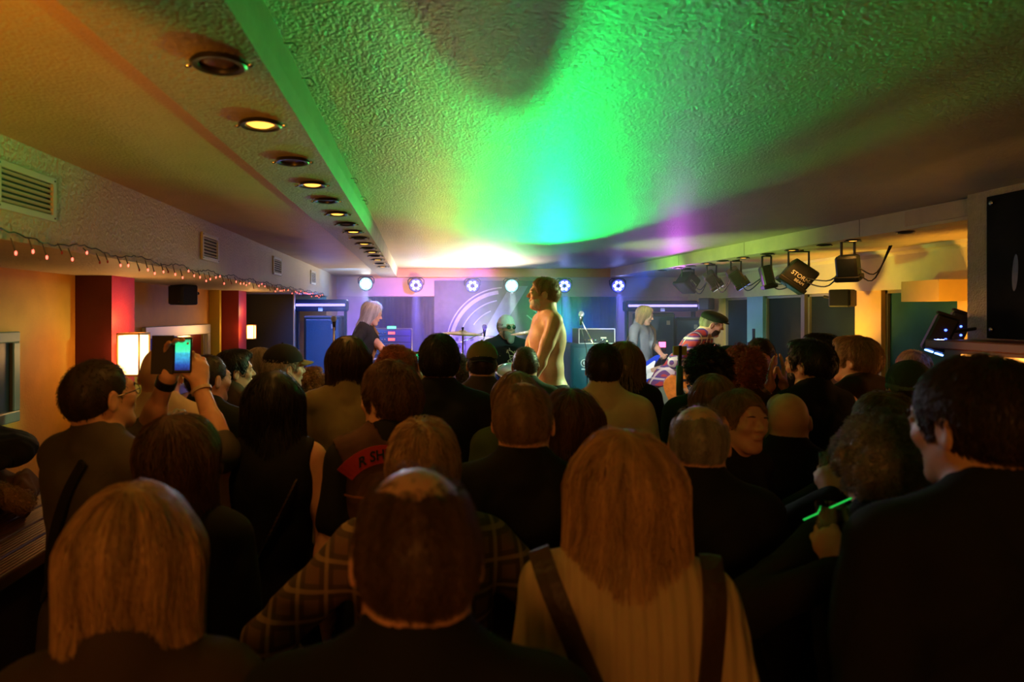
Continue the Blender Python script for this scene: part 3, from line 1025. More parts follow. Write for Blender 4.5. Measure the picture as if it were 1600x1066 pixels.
def person(key, px, top, Y, yaw=0, label='', h=None, floor=0.0, lean=0, slean=0, hyaw=0, hpitch=0, hroll=0, b=1.0, belly=1.0, skin='mid', hair='short', hc='brown',
           shirt=('black_tshirt', (.012, .012, .014)), sleeve='short', pants=('dark_trousers', (.02, .022, .03)), armL=None, armR=None, res=1.0, face=True, fine=True,
           group=None, neck_open=.070, hairlen=None, nstr=None, sit=0.0, legs=None, hem=None, curlL=.35, curlR=.35, nL=None, nR=None, chin=0.0, hook=None, curly_amp=0, thin=1.0,
           foot_yaw=0, collar=False, hood=False, dL=None, dR=None, shirt_mat=None, seedk=0, spreadL=0.0, spreadR=0.0, hairgrow=0.0, shirt_warp=.013, hat=False):
    """A standing figure whose head shows at pixel (px, top) at depth Y. Local frame: faces +Y, right hand towards +X."""
    seed = sum(ord(c) * (i + 3) for i, c in enumerate(key)) % 9973 + seedk
    ztop = CH + (VY - top) * Y / F
    # head frame
    Rh = rotm(hyaw, hpitch, hroll)
    U = rotm(0, -lean, slean)
    z_neck0 = None
    if h is None:
        h = .018 + ztop - floor + sit + (1 - math.cos(R(lean))) * .85 * .75
    s = h / 1.78
    pel = V3(0, 0, .53 * h - sit)
    def up(x, y, z):                        # a point of the upright upper body -> leaned
        return pel + U @ (V3(x, y, z - sit) - pel)
    hs = .5 + .5 * s                        # heads vary less than heights
    neck_top = up(0, .004, .861 * h)
    Rhead = U @ np.eye(3)
    Rhead = (rotm(0, -lean * .45, slean * .4)) @ Rh
    hcentre = neck_top + Rhead @ V3(0, .018, .108 * hs)
    HM = mat4(Rhead * hs, hcentre)
    head = head_vol(face, thin, chin)
    body = head.xf(mat4(Rhead, hcentre)) if abs(hs - 1) < 1e-6 else None
    hv = Vol()
    for q in head.p:
        q = list(q)
        if q[0] == 'c': q[1] = q[1] * hs; q[2] = q[2] * hs; q[3] *= hs; q[4] *= hs
        else: q[1] = q[1] * hs; q[2] = q[2] * hs
        hv.p.append(tuple(q))
    body = hv.xf(mat4(Rhead, hcentre))
    # torso
    T = Vol()
    T.ell(up(0, -.004, .735 * h), (.160 * b * s, .112 * belly * s, .175 * s), .04, U)
    T.cap(up(-.150 * b * s, -.012, .814 * h), up(.150 * b * s, -.012, .814 * h), .055 * s, None, .05)
    for sg in (-1, 1):
        T.cap(up(sg * .115 * b * s, -.018, .822 * h), up(0, -.02, .872 * h), .042 * s, .042, .05)
        T.ell(up(sg * .070 * b * s, -.060, .77 * h), (.07 * s, .045 * s, .085 * s), .05, U)
    T.ell(up(0, .008, .62 * h), (.138 * b * s, .102 * belly * s, .17 * s), .05, U)
    T.ell(V3(0, -.005, .535 * h - sit), (.158 * b * s, .112 * belly * s, .11 * s), .05)
    neckv = Vol(); neckv.cap(up(0, -.022, .835 * h), hcentre + Rhead @ V3(0, -.022, -.045) * hs, .060 * (.5 + .5 * b), .056 * (.5 + .5 * b), .03)
    # arms
    l1, l2 = .170 * h, .148 * h
    arms = {}
    for sg, tgt, cu, nn, dd in ((-1, armL, curlL, nL, dL), (1, armR, curlR, nR, dR)):
        S = up(sg * .178 * b * s, -.010, .810 * h)
        if tgt is None:
            W = S + V3(sg * .05, .03, -(l1 + l2) * .97); hint = V3(sg * .5, -1, 0)
        elif len(tgt) == 3:
            W = V3(*tgt); hint = V3(sg * .7, -.2, -1)
        else:
            W = V3(*tgt[:3]); hint = V3(*tgt[3:])
        E, W = ik(S, W, l1, l2, hint)
        fd = nrm(W - E)
        hd = fd if dd is None else nrm(V3(*dd))
        n_ = V3(-sg, .0, 0) if nn is None else V3(*nn)
        arms[sg] = (S, E, W, hd, n_, cu)
    A = Vol(); Ha = Vol()
    for sg, (S, E, W, hd, n_, cu) in arms.items():
        A.cap(S, E, .052 * s, .040 * s, .03); A.ell(S * .45 + E * .55, (.045 * s, .045 * s, .045 * s), .03)
        A.cap(E, W, .040 * s, .027 * s, .02); A.cap(E, E + (W - E) * .45, .040 * s, .039 * s, .02)
        d_ = nrm(hd); nn2 = nrm(n_ - d_ * (n_ @ d_)); a_ = np.cross(d_, nn2)
        side = 1
        # the thumb leaves on the body's front/upper side for a hanging arm
        want = V3(0, 1, .2) if (armL if sg < 0 else armR) is None else V3(0, .2, 1)
        side = 1 if a_ @ want >= 0 else -1
        if (armL if sg < 0 else armR) is not None and abs(a_ @ want) < .3:
            side = 1 if a_ @ V3(-sg, 0, 0) >= 0 else -1
        Ha = Ha + hand_vol(W, hd, n_, cu, side, spreadL if sg < 0 else spreadR, s)
    # legs
    Lg = Vol(); Ft = Vol(); Sh = Vol()
    foots = {}
    for i, sg in enumerate((-1, 1)):
        H = V3(sg * .088 * s, 0, .505 * h - sit)
        fy = rotm(foot_yaw + sg * -8)
        if legs is not None:
            K, An = V3(*legs[i][0]), V3(*legs[i][1])
        elif sit:
            K = V3(sg * .20, .44, .50 * s); An = V3(sg * .18, .40, .085)
        else:
            An = V3(sg * .115 * s, -.02, .085); K = V3(sg * .10 * s, .012, .275 * h)
        Lg.cap(H, K, .086 * s * (.6 + .4 * b), .056 * s, .05); Lg.cap(K, An, .054 * s, .036 * s, .03)
        Lg.ell(K * .68 + An * .32 + V3(0, -.018, 0), (.050 * s, .052 * s, .10 * s), .04)
        toe = An + fy @ V3(0, .155, -.052)
        Ft.cap(An + V3(0, -.02, -.03), toe, .036, .028, .03)
        Sh.cap(An + fy @ V3(0, -.035, -.045), toe + V3(0, .0, 0), .042, .032, .03, (1.1, 1, .9))
        Sh.cap(An + V3(0, -.01, -.03), An + V3(0, -.01, .02), .045, .043, .02)
    Sh.plane((0, 0, -1), 0.0)
    body = body + neckv + T + A + Ha + Lg + Ft
    body.plane((0, 0, -1), 0.0)
    # grid: fine at head and hands
    hf = .0048 * res; fx, fy_, fz = [], [], []
    if fine:
        e = .125
        fx.append((hcentre[0] - e, hcentre[0] + e, hf)); fy_.append((hcentre[1] - e - .02, hcentre[1] + e + .02, hf)); fz.append((hcentre[2] - e - .02, hcentre[2] + e + .02, hf))
        for sg, (S, E, W, hd, n_, cu) in arms.items():
            hc_ = W + hd * .09; q = .0068 * res; e = .10
            shown = (armL if sg < 0 else armR) is not None
            if shown: q = .0052 * res
            elif res > 1.3: q = .0085
            fx.append((hc_[0] - e*.7, hc_[0] + e*.7, q)); fy_.append((hc_[1] - e*.8, hc_[1] + e*.8, q)); fz.append((hc_[2] - e, hc_[2] + e, q))
    V, Q = surface(body, .018, (fx, fy_, fz))
    # place: the head's top lands on the wanted pixel
    cy, sy_ = math.cos(R(yaw)), math.sin(R(yaw))
    Rw = np.array([[cy, -sy_, 0], [sy_, cy, 0], [0, 0, 1.]])
    hx = Rw @ hcentre
    X0 = (px - VX) * Y / F - hx[0]; Y0 = Y - hx[1]
    if hook is not None:
        X0, Y0 = hook
    root = empty('person', (X0, Y0, floor), R(yaw), label, 'person', group)
    PEOPLE[key] = dict(root=root, HM=HM, Rhead=Rhead, hc=hcentre, hs=hs, arms=arms, h=h, s=s, up=up, U=U, T=T, A=A, hairvol=None, b=b, belly=belly, pos=(X0, Y0), Rw=Rw)
    D = PEOPLE[key]
    np_mesh('body', V, Q, skin_m(skin), root)
    # shirt
    if shirt is not None:
        cm = shirt_mat or cloth_m(*shirt)
        g = .012 if sleeve != 'jacket' else .022
        Sv = T.copy(g)
        if not sit:
            Sv.ell(up(0, .004, .66 * h), ((.158 * b + g) * s, (.112 * belly + g) * s, .20 * s), .05, U)
            Sv.cap(up(-.05 * s, .0, .53 * h), up(.05 * s, .0, .53 * h), (.118 * b + g) * s, None, .05, (1, 1.03 * belly, 1))
            Sv.cap(up(-.06 * s, .0, .46 * h), up(.06 * s, .0, .46 * h), (.125 * b + g) * s, None, .05, (1, 1.0 * belly, 1))
        for sg, (S, E, W, hd, n_, cu) in arms.items():
            if sleeve in ('long', 'jacket'):
                Sv.cap(S, E, .058 * s + g*.6, .048 * s + g*.5, .03); Sv.cap(E, W - nrm(W - E) * .01, .048 * s + g*.5, .036 * s + g*.4, .02)
            elif sleeve == 'short':
                Sv.cap(S, S + (E - S) * .66, .060 * s, .056 * s, .03)
            elif sleeve == 'elbow':
                Sv.cap(S, E, .060 * s, .053 * s, .03); Sv.cap(E, E + (W-E)*.15, .053 * s, .050 * s, .03)
            if sleeve == 'none':
                q = S + V3(sg * .03, 0, 0) * s
                Sv.ell(q, (.055 * s, .09 * s, .075 * s), .01, op='-')
        nb = up(0, -.005, .872 * h)
        if collar:
            Sv.cap(up(0, -.018, .845 * h), up(0, -.014, .875 * h), .074, .070, .02)
        if hood:
            Sv.cap(up(-.07, -.07, .85 * h), up(.07, -.07, .85 * h), .055, .055, .03)
            Sv.cap(up(-.08, -.02, .86 * h), up(-.04, .05, .83 * h), .03, .03, .03); Sv.cap(up(.08, -.02, .86 * h), up(.04, .05, .83 * h), .03, .03, .03)
        Sv.cap(up(0, -.022, .835 * h), up(0, -.018, .872 * h), .067 * (.5 + .5 * b) + .013, .068, .02)
        Sv.cap(up(0, -.012, .905 * h), up(0, .010, .96 * h), .066 * (.6 + .4 * b), .085, .008, op='-')
        Sv.ell(up(0, .070, .868 * h), (.062, .045, .036), .012, op='-')
        Sv.plane((0, 0, -1), -((hem if hem else .475) * h - sit * (1 if not hem else 1)))
        zn = up(0, 0, .85 * h)[2]
        fw = fold_warp(seed, shirt_warp, 8.0)
        nk = up(0, 0, .86 * h)
        V, Q = surface(Sv, .0110 * (1.0 if res < 1.3 else 1.35), (((nk[0] - .11, nk[0] + .11, .0065),), ((nk[1] - .11, nk[1] + .11, .0065),), ((zn - .03, zn + .09, .006),)), lambda X: np.clip(fw(X) - .3 * shirt_warp, -.03, .003) * np.clip((zn - .0 - X[:, 2]) / .12, 0, 1))
        D['shirt'] = np_mesh('shirt' if sleeve not in ('jacket',) else 'jacket', V, Q, cm, root)
        D['shirt_vol'] = Sv
    # trousers and shoes
    Pv = Vol()
    Pv.ell(V3(0, -.005, .535 * h - sit), (.166 * b * s, .120 * belly * s, .085 * s), .03)
    for q in Lg.p:
        q = list(q)
        if q[0] == 'c': q[3] += .013; q[4] += .016
        else: q[2] = q[2] + .014
        Pv.p.append(tuple(q))
    if not sit: Pv.plane((0, 0, 1), (.575 if shirt is None else .535) * h)
    Pv.plane((0, 0, -1), -.06)
    V, Q = surface(Pv, .017 if floor == 0 else .013, ((), (), ()), fold_warp(seed + 5, .004))
    D['pants'] = np_mesh('trousers', V, Q, cloth_m(*pants), root)
    V, Q = surface(Sh, .012)
    np_mesh('shoes', V, Q, cloth_m('dark_leather_shoe', (.02, .016, .014), .1, 60, .5), root)
    # eyes
    if face:
        for sg in (-1, 1):
            m = MB(); m.sphere((0, 0, 0), .0112, 14, 10)
            m.mi = 1; m.lathe([(.0001, .0118), (.0040, .0113), (.0056, .0099)], 14, (0, 0, 0), (0, 1, 0))
            o = m.obj('eye', [mat('eye_white', (.75, .72, .68), .2), mat('iris', (.05, .035, .02), .1)], root, True)
            p = hcentre + Rhead @ (V3(sg * .031, .0825, .005) * hs)
            o.matrix_local = Matrix([list(map(float, r_)) for r_ in mat4(Rhead, p)])
            m = MB(); m.tube([(sg * (.031 + t * .020), .0925 - abs(t) * .006 * abs(t) - (0.004 if abs(t) > .9 else 0), .0265 - abs(t) ** 2 * .004) for t in (-1, -.5, 0, .5, 1)], [.001, .0032, .0038, .003, .001], 6)
            o = m.obj('eyebrow', hair_mat(hc, HAIRC[hc]), root, True)
            o.matrix_local = Matrix([list(map(float, r_)) for r_ in HM])
    # hair
    if hair:
        Hv = hair_vol(hair, thin)
        if hat: Hv.plane((0, .12, 1), .040)
        if hair in ('curly',):
            w = fold_warp(seed, .018, 30)
        elif hair == 'messy':
            w = fold_warp(seed, .006, 35)
        elif hair in ('bob', 'long', 'mid', 'wavy'):
            w = fold_warp(seed, .004, 22)
        else:
            w = fold_warp(seed, .0015, 40)
        hr = .0062 * max(1, res)
        V, Q = surface(Hv, hr, ((), (), ()), w)
        bald = None
        if hair == 'balding':
            nf = fold_warp(seed, 1.0, 16); br = {'baldnear': .085, 'greytemple': .062, 'ears': .098}.get(key, .07)
            def bald(X):
                d_ = np.sqrt(((X - V3(0, .012, .112)) / V3(.95, 1.15, 1.0)) ** 2 @ np.ones(3))
                return d_ + .012 * nf(X)
            keep = bald(V)[Q].max(1) > br + .004
            Q = Q[keep]
        n = int(nstr * 1.5) if nstr is not None else int({'short': 2600, 'crop': 1600, 'quiff': 1500, 'curly': 3000, 'messy': 3000, 'balding': 900, 'bob': 3200, 'long': 4200, 'mid': 3400, 'wavy': 3800}[hair] / (res ** 1.6))
        ln = hairlen or {'short': .024, 'crop': .012, 'quiff': .040, 'curly': .065, 'messy': .045, 'balding': .018, 'bob': .12, 'long': .20, 'mid': .14, 'wavy': .17}[hair]
        rad = {'short': .0011, 'crop': .0008, 'balding': .0007}.get(hair, .0013) * (res ** .8) * (.8 if nstr else 1)
        kind_ = 'curly' if hair == 'curly' else ('straight' if hair in ('bob', 'long', 'mid', 'wavy') else 'short')
        sV, sQ, st_ = strands(Hv, n, ln, rad, seed, kind_, V if bald is None else V[(bald(V) > br - .006) | (np.random.RandomState(1).uniform(size=len(V)) < .10)], {'curly': 10, 'straight': 8}.get(kind_, 6), {'curly': .55, 'straight': .02}.get(kind_, .22 if hair != 'crop' else .12),
                              wave=.32 if hair == 'wavy' else (.22 if hair == 'long' else .0), stray=.012 if hair in ('long', 'wavy') else .006)
        AV = np.concatenate([V, sV]); AQ = np.concatenate([Q, sQ + len(V)])
        tint = np.concatenate([.35 + .2 * np.sin(V[:, 0] * 120 + V[:, 1] * 90), st_])
        o = np_mesh('hair', AV, AQ, hair_mat(hc, HAIRC[hc]), root, tint=tint)
        to_world(o, HM)
        D['hair'] = o
    return D


def on_head(D, m, name, mats, smooth=True):
    o = m.obj(name, mats, D['root'], smooth); to_world(o, D['HM']); return o


def vol_on_head(D, vol, name, m_, h=.005, warp=None, tint=False):
    V, Q = surface(vol, h, ((), (), ()), warp)
    o = np_mesh(name, V, Q, m_, D['root'], tint=(np.full(len(V), .4) if tint else None)); to_world(o, D['HM']); return o


def baseball_cap(D, c, brim=0, cm=None, name='baseball_cap', mark=None):
    """brim: yaw of the brim in degrees, 0 = forward"""
    m_ = cm or cloth_m(*c)
    v = Vol(); v.ell((0, -.016, .044), (.091, .113, .096), .02); v.ell((0, -.016, .038), (.085, .107, .090), .01, op='-'); v.plane((0, .10 * math.cos(R(brim)), -1), -.034)
    o = vol_on_head(D, v, name, m_, .0035)
    t = R(brim); m = MB(); vs = []; fs = []
    n = 12
    rows = []
    for j in range(6):
        q = j / 5
        for i in range(n + 1):
            a = (i / n - .5) * 2
            x = a * .078 * (1 - .10 * q); y = .072 * math.sqrt(max(0, 1 - a * a * .8)) + q * .068 * math.sqrt(max(0, 1 - a * a)) + .006
            rows.append((x, y + .018, .050 - .016 * a * a - q * .016))
    for j in range(5):
        for i in range(n):
            k = j * (n + 1) + i
            fs.append((k, k + 1, k + n + 2, k + n + 1))
    top = rows; bot = [(x, y, z - .004) for x, y, z in rows]
    N = len(top)
    f2 = fs + [tuple(reversed([i + N for i in f])) for f in fs]
    edge = [i for i in range(n + 1)] + [(j * (n + 1) + n) for j in range(1, 6)] + [5 * (n + 1) + i for i in range(n - 1, -1, -1)] + [j * (n + 1) for j in range(4, 0, -1)]
    for a_, b_ in zip(edge, edge[1:] + edge[:1]):
        f2.append((b_, a_, a_ + N, b_ + N))
    c_, s_ = math.cos(t), math.sin(t)
    vs = [(x * c_ - (y) * s_, x * s_ + y * c_ - .0, z) for x, y, z in top + bot]
    m.add(vs, f2)
    br = on_head(D, m, 'brim', m_)
    bt = MB().sphere((0, -.016, .140), .007, 10, 6); on_head(D, bt, 'button', m_)
    return o


def glasses(D, col=(.02, .02, .02), dark=False):
    m = MB()
    if dark:
        d_ = MB()
        for s in (-1, 1): d_.lathe([(.0225, 0), (.0225, .002), (.0001, .0035)], 18, (s * .032, .1005, .004), (s * .12, 1, 0))
        on_head(D, d_, 'dark_lens', mat('sunglass_lens', (.006, .006, .007), .15))
    for s in (-1, 1):
        pts = [(s * .032 + .023 * math.cos(t), .104 - abs(s * .032 + .023 * math.cos(t)) * .12, .004 + .017 * math.sin(t)) for t in [2 * math.pi * k / 20 for k in range(21)]]
        m.tube(pts, .0018, 6)
        m.tube([(s * .055, .097, .008), (s * .072, .07, .008), (s * .079, .0, .006), (s * .079, -.015, -.006)], .0018, 6)
    m.tube([(-.009, .104, .006), (0, .107, .009), (.009, .104, .006)], .0018, 6)
    return on_head(D, m, 'glasses', mat('glasses_metal', (.3, .25, .2), .25, metal=.9))


def beard(D, c, length=.03, n=900, long=0.0):
    v = Vol()
    v.ell((0, .034, -.060), (.066, .058, .058 + length * .5), .02)
    if long: v.cap((0, .078, -.08), (0, .085, -.08 - long), .050, .040, .03, (1, .6, 1))
    v.ell((0, .085, -.005), (.07, .05, .042), .01, op='-'); v.plane((0, -.3, 1), -.02)
    v.ell((0, .100, -.051), (.018, .014, .008), .006, op='-')
    V, Q = surface(v, .006)
    sV, sQ, st_ = strands(v, n, .03 + long * .5, .0011, 7, 'straight' if long else 'short', V, 5, .15, (0, .06, .0))
    o = np_mesh('beard', np.concatenate([V, sV]), np.concatenate([Q, sQ + len(V)]), hair_mat(c, HAIRC[c]), D['root'], tint=np.concatenate([np.full(len(V), .4), st_]))
    to_world(o, D['HM']); return o


def local_of(key_px, top, Y, yaw, floor, px, py, Y2):
    """point behind a pixel, expressed in the frame of a person whose head is at another pixel"""
    c = P(key_px, top, Y); w = P(px, py, Y2)
    d = np.array([w.x - c.x, w.y - c.y])
    cy, sy = math.cos(-R(yaw)), math.sin(-R(yaw))
    return (cy * d[0] - sy * d[1], sy * d[0] + cy * d[1], w.z - floor)


def wpt(D, p):
    """local point of a person -> world"""
    q = D['Rw'] @ np.array(p)
    return Vector((q[0] + D['pos'][0], q[1] + D['pos'][1], q[2] + D['root'].location.z))


def lay_on(D, vol, me_v, faces, name, m_, origin, ux, uz, out, off=.003, smooth=False, warp=0.012):
    """lays a flat outline (u, v) onto cloth: walks from outside along -out until the surface is met"""
    O = np.array(origin, float); ux = np.array(ux, float); uz = np.array(uz, float); out = nrm(np.array(out, float))
    uv = np.array(me_v, float)
    X = O + uv[:, :1] * ux + uv[:, 1:2] * uz + out * .35
    done = np.zeros(len(X), bool); X00 = X.copy()
    for _ in range(60):
        d = vol.at(X) - off - warp
        st = np.where(done, 0, np.clip(d, .0, .08) * .8)
        X = X - out * st[:, None]
        done = done | (d < .0008)
    trav = ((X00 - X) * out).sum(1)
    if done.any() and not done.all():
        lim = trav[done].max() + .01
        bad = ~done | (trav > lim)
        X[bad] = X00[bad] - out * lim
    n = len(X)
    V = np.concatenate([X, X - out * (off + .006)])
    F2 = [tuple(f) for f in faces] + [tuple(i + n for i in reversed(f)) for f in faces]
    ed = {}
    for f in faces:
        for a, b in zip(f, tuple(f[1:]) + (f[0],)):
            ed[(a, b)] = 1
    for (a, b) in list(ed):
        if (b, a) not in ed:
            F2.append((b, a, a + n, b + n))
    m = MB(); m.add([tuple(v) for v in V], F2)
    return m.obj(name, m_, D['root'], smooth)


def band_uv(pts, w, n=24):
    """a strip of width w along a polyline in (u, v)"""
    P_ = np.array(pts, float); seg = np.r_[0, np.cumsum(np.linalg.norm(np.diff(P_, axis=0), axis=1))]
    t = np.linspace(0, seg[-1], n); q = np.stack([np.interp(t, seg, P_[:, i]) for i in (0, 1)], -1)
    T = np.gradient(q, axis=0); T /= np.linalg.norm(T, axis=1, keepdims=True)
    N = np.stack([-T[:, 1], T[:, 0]], -1)
    V = np.concatenate([q + N * w / 2, q, q - N * w / 2])
    f = [(i, i + 1, i + 1 + n, i + n) for i in range(n - 1)] + [(n + i, n + i + 1, 2 * n + i + 1, 2 * n + i) for i in range(n - 1)]
    return V, f


def text_uv(s, size, bend=0.0):
    cu = bpy.data.curves.new('t', 'FONT'); cu.body = s; cu.size = size; cu.align_x = 'CENTER'; cu.align_y = 'CENTER'; cu.offset = size * .02; cu.resolution_u = 3
    t = bpy.data.objects.new('t', cu); COL.objects.link(t)
    me = bpy.data.meshes.new_from_object(t.evaluated_get(bpy.context.evaluated_depsgraph_get()))
    bpy.data.objects.remove(t)
    V = [(v.co.x, v.co.y - bend * v.co.x ** 2) for v in me.vertices]; f = [tuple(p.vertices) for p in me.polygons]
    bpy.data.meshes.remove(me)
    return np.array(V), f

# ---------------------------------------------------------------- the crowd
BT = ('black_tshirt', (.010, .010, .011))
BK = ('black_jacket', (.008, .007, .007))
random.seed(4)

# -- nearest row, seen from behind
D1 = person('bob', 212, 768, 1.03, yaw=10, hair='bob', hc='blond', b=.84, shirt=('brown_cardigan', (.05, .03, .02)), sleeve='long', res=.9, nstr=6000, hairlen=.15, hpitch=-6,
            label='woman with a striped blond bob in the near left corner, seen from behind')
D2 = person('baldnear', 650, 724, 0.89, yaw=0, hyaw=4, hair='balding', hc='brown', b=1.0, shirt=('black_pullover', (.010, .009, .010)), sleeve='long', res=.8, nstr=7000, face=True, hpitch=-4,
            label='balding man nearest to the viewer in the middle foreground, dark top')
D3 = person('longblond', 975, 674, 1.30, yaw=-10, hair='long', hc='blond', b=.82, shirt=('ribbed_sweater', (.46, .33, .20)), sleeve='long', res=.9, nstr=8000, hairlen=.26,
            shirt_mat=mat('ribbed_cream_knit', (.46, .32, .18), .85, bump=.7, bscale=12, kind='wave', stretch=(1, .6, .15), dist=.006, var=.12),
            label='woman with long blond hair, cream ribbed sweater and backpack straps, seen from behind')
D4 = person('curlynear', 1375, 664, 1.65, yaw=-6, hair='curly', hc='grey', b=.92, shirt=('black_blouse', (.010, .008, .009)), sleeve='long', res=.95, nstr=5000, hairlen=.035,
            label='person with short curly greyish hair in front of the big man on the right', armL=(*local_of(1375, 664, 1.65, -6, 0, 1318, 885, 1.42), -1, -.2, -.6), curlL=.75, nL=(.6, .6, 0), dL=(-.3, .6, .6))
D5 = person('bigman', 1524, 553, 1.22, yaw=2, hyaw=10, hair='short', hc='dark', b=1.08, shirt=('black_polo', (.009, .008, .010)), sleeve='long', res=.8, nstr=6000, hpitch=-4, skin='mid',
            label='big dark haired man in black at the right edge, face in profile to the left')
# -- second row
D7 = person('plaid', 662, 666, 1.66, yaw=4, hyaw=-8, hair='messy', hc='sandy', b=1.0, sleeve='jacket', res=1.0, collar=True, skin='tan',
            shirt_mat=None, shirt=('plaid_jacket', (.16, .075, .03)), armL=(-.27, .06, 1.00, -1, -.4, -.1), armR=(.27, .06, 1.0, 1, -.4, -.1),
            label='sandy haired man in a brown plaid jacket with elbows out, behind the nearest bald head')
D6 = person('greytemple', 818, 594, 1.92, yaw=-8, hyaw=-6, hair='balding', hc='light_brown', b=1.02, shirt=('black_shirt', (.010, .009, .009)), sleeve='long', nstr=3500, thin=1.03,
            label='man with thinning short hair and black shirt in the centre, seen from behind')
D9 = person('wavy', 287, 654, 1.74, yaw=-12, hyaw=-16, hpitch=6, hair='wavy', hc='brown', b=.84, shirt=('dark_blouse', (.010, .009, .008)), sleeve='long', nstr=5000, hairlen=.2,
            label='woman with long wavy brown hair, head turned right, behind the blond bob')
a_, b_ = local_of(160, 559, 2.10, -26, 0, 264, 588, 2.36), local_of(160, 559, 2.10, -26, 0, 313, 603, 2.38)
D10 = person('phoneman', 160, 559, 2.10, yaw=-26, hyaw=-12, hpitch=10, hair='crop', hc='dark', b=1.08, shirt=('grey_tshirt', (.075, .06, .045)), sleeve='elbow', thin=1.03,
             armL=(*a_, -.6, .2, -1), armR=(*b_, .7, .1, -1), dL=(.05, .2, 1), dR=(-.25, .2, 1), nL=(.4, -.2, 0), nR=(-1, .2, 0), curlL=.55, curlR=.6,
             label='man with cropped dark hair and glasses in grey shirt, filming with a raised phone')
glasses(D10)
D8 = person('vest', 606, 571, 2.32, yaw=16, hyaw=38, hair='messy', hc='brown', b=1.0, shirt=('black_shirt', (.010, .009, .009)), sleeve='short', res=1.0, nstr=4500, hairlen=.035,
            label='man with brown tousled hair and a denim vest with red back patch, face turned left')
D28 = person('ears', 1092, 634, 2.00, yaw=-16, hyaw=-6, hair='balding', hc='grey', b=1.02, shirt=('black_crewneck', (.009, .009, .010)), sleeve='long', nstr=3500, thin=1.02,
             label='bald topped man with prominent ears and black pullover, right of the long blond hair')
D25 = person('brownback', 892, 613, 2.30, yaw=-8, hair='wavy', hc='brown', b=.84, shirt=('dark_knit', (.012, .012, .010)), sleeve='long', nstr=3500,
             label='woman with shoulder long brown hair directly right of the man with thinning hair')
D32 = person('embrace', 1158, 614, 2.48, yaw=-150, hyaw=-14, hroll=-6, hpitch=4, hair='short', hc='light_brown', b=.85, shirt=('black_dress', (.012, .010, .010)), sleeve='long', chin=.0,
             label='woman facing the viewer with tied back hair, leaning cheek to cheek with a shaven man', hairlen=.045)
D33 = person('shaven', 1232, 616, 2.70, yaw=-32, hair=None, hc='dark', b=1.02, shirt=('black_sweater', (.008, .008, .009)), sleeve='long',
             label='man with a completely shaven head and black sweater, seen from behind')
D39 = person('smallbrown', 1382, 624, 2.12, yaw=-14, hair='messy', hc='light_brown', b=.85, shirt=('dark_top', (.010, .009, .009)), sleeve='long', armL=(*local_of(1382, 624, 2.12, -14, 0, 1306, 772, 1.92), -1, -.2, -.6), curlL=.75, nL=(.6, .6, 0), dL=(-.3, .6, .6),
             label='person with tousled light brown hair, above the curly grey head on the right')
# -- third row
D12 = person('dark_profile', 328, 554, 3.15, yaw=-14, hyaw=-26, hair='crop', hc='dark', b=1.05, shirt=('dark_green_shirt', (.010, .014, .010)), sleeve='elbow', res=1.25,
             label='man with receding cropped hair in dark shirt, right of the raised phone')
D16 = person('blackhair', 428, 582, 2.42, yaw=8, hair='long', hc='black', b=.82, shirt=('black_top', (.008, .007, .008)), sleeve='none', res=1.25, nstr=3000,
             label='woman with straight black hair and a chain strap over her black top')
D18 = person('oliveback', 545, 526, 3.20, yaw=2, hair='bob', hc='dark', b=1.0, shirt=('olive_tshirt', (.17, .13, .06)), sleeve='elbow', res=1.25, nstr=2400,
             label='tall person with chin long dark hair and olive shirt, left of the denim vest')
D20 = person('darkbig', 686, 521, 3.00, yaw=0, hair='short', hc='black', b=1.08, shirt=BT, sleeve='short', res=1.15, nstr=2600, hairgrow=0, thin=1.04,
             label='tall black haired man with a small pale print on his black shirt back')
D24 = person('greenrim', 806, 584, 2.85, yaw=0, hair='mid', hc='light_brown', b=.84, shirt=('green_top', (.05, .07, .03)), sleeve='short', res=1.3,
             label='person with light hair rimmed in green light, almost hidden behind the man with thinning hair')
D26 = person('whiteshirt', 943, 537, 3.28, yaw=-12, hyaw=-2, hair='short', hc='dark', b=.98, shirt=('cream_polo', (.62, .44, .30)), sleeve='short', res=1.2, collar=True, hairlen=.015, nstr=2600,
             label='man in a cream polo shirt with short dark hair and large ears, seen from behind')
D29 = person('greenhair', 1113, 589, 3.05, yaw=-10, hair='mid', hc='light_brown', b=.83, shirt=('black_top_b', (.010, .012, .010)), sleeve='long', res=1.25,
             label='woman with smooth shoulder long hair catching green light, behind the head with prominent ears')
D35 = person('bearded', 1262, 531, 3.30, yaw=6, hyaw=28, hair='quiff', hc='black', b=1.0, shirt=('black_tank_top', (.008, .008, .010)), sleeve='none', res=1.15, neck_open=.088,
             label='bearded man with black quiff and black tank top, profile to the left')
beard(D35, 'black', .02, 600)
D38 = person('beanie', 1418, 568, 3.05, yaw=-10, hair='crop', hc='dark', hat=True, b=.95, shirt=('dark_coat', (.010, .010, .009)), sleeve='long', res=1.2,
             label='person in a green knitted beanie lit by a blue spot, beside the big man')
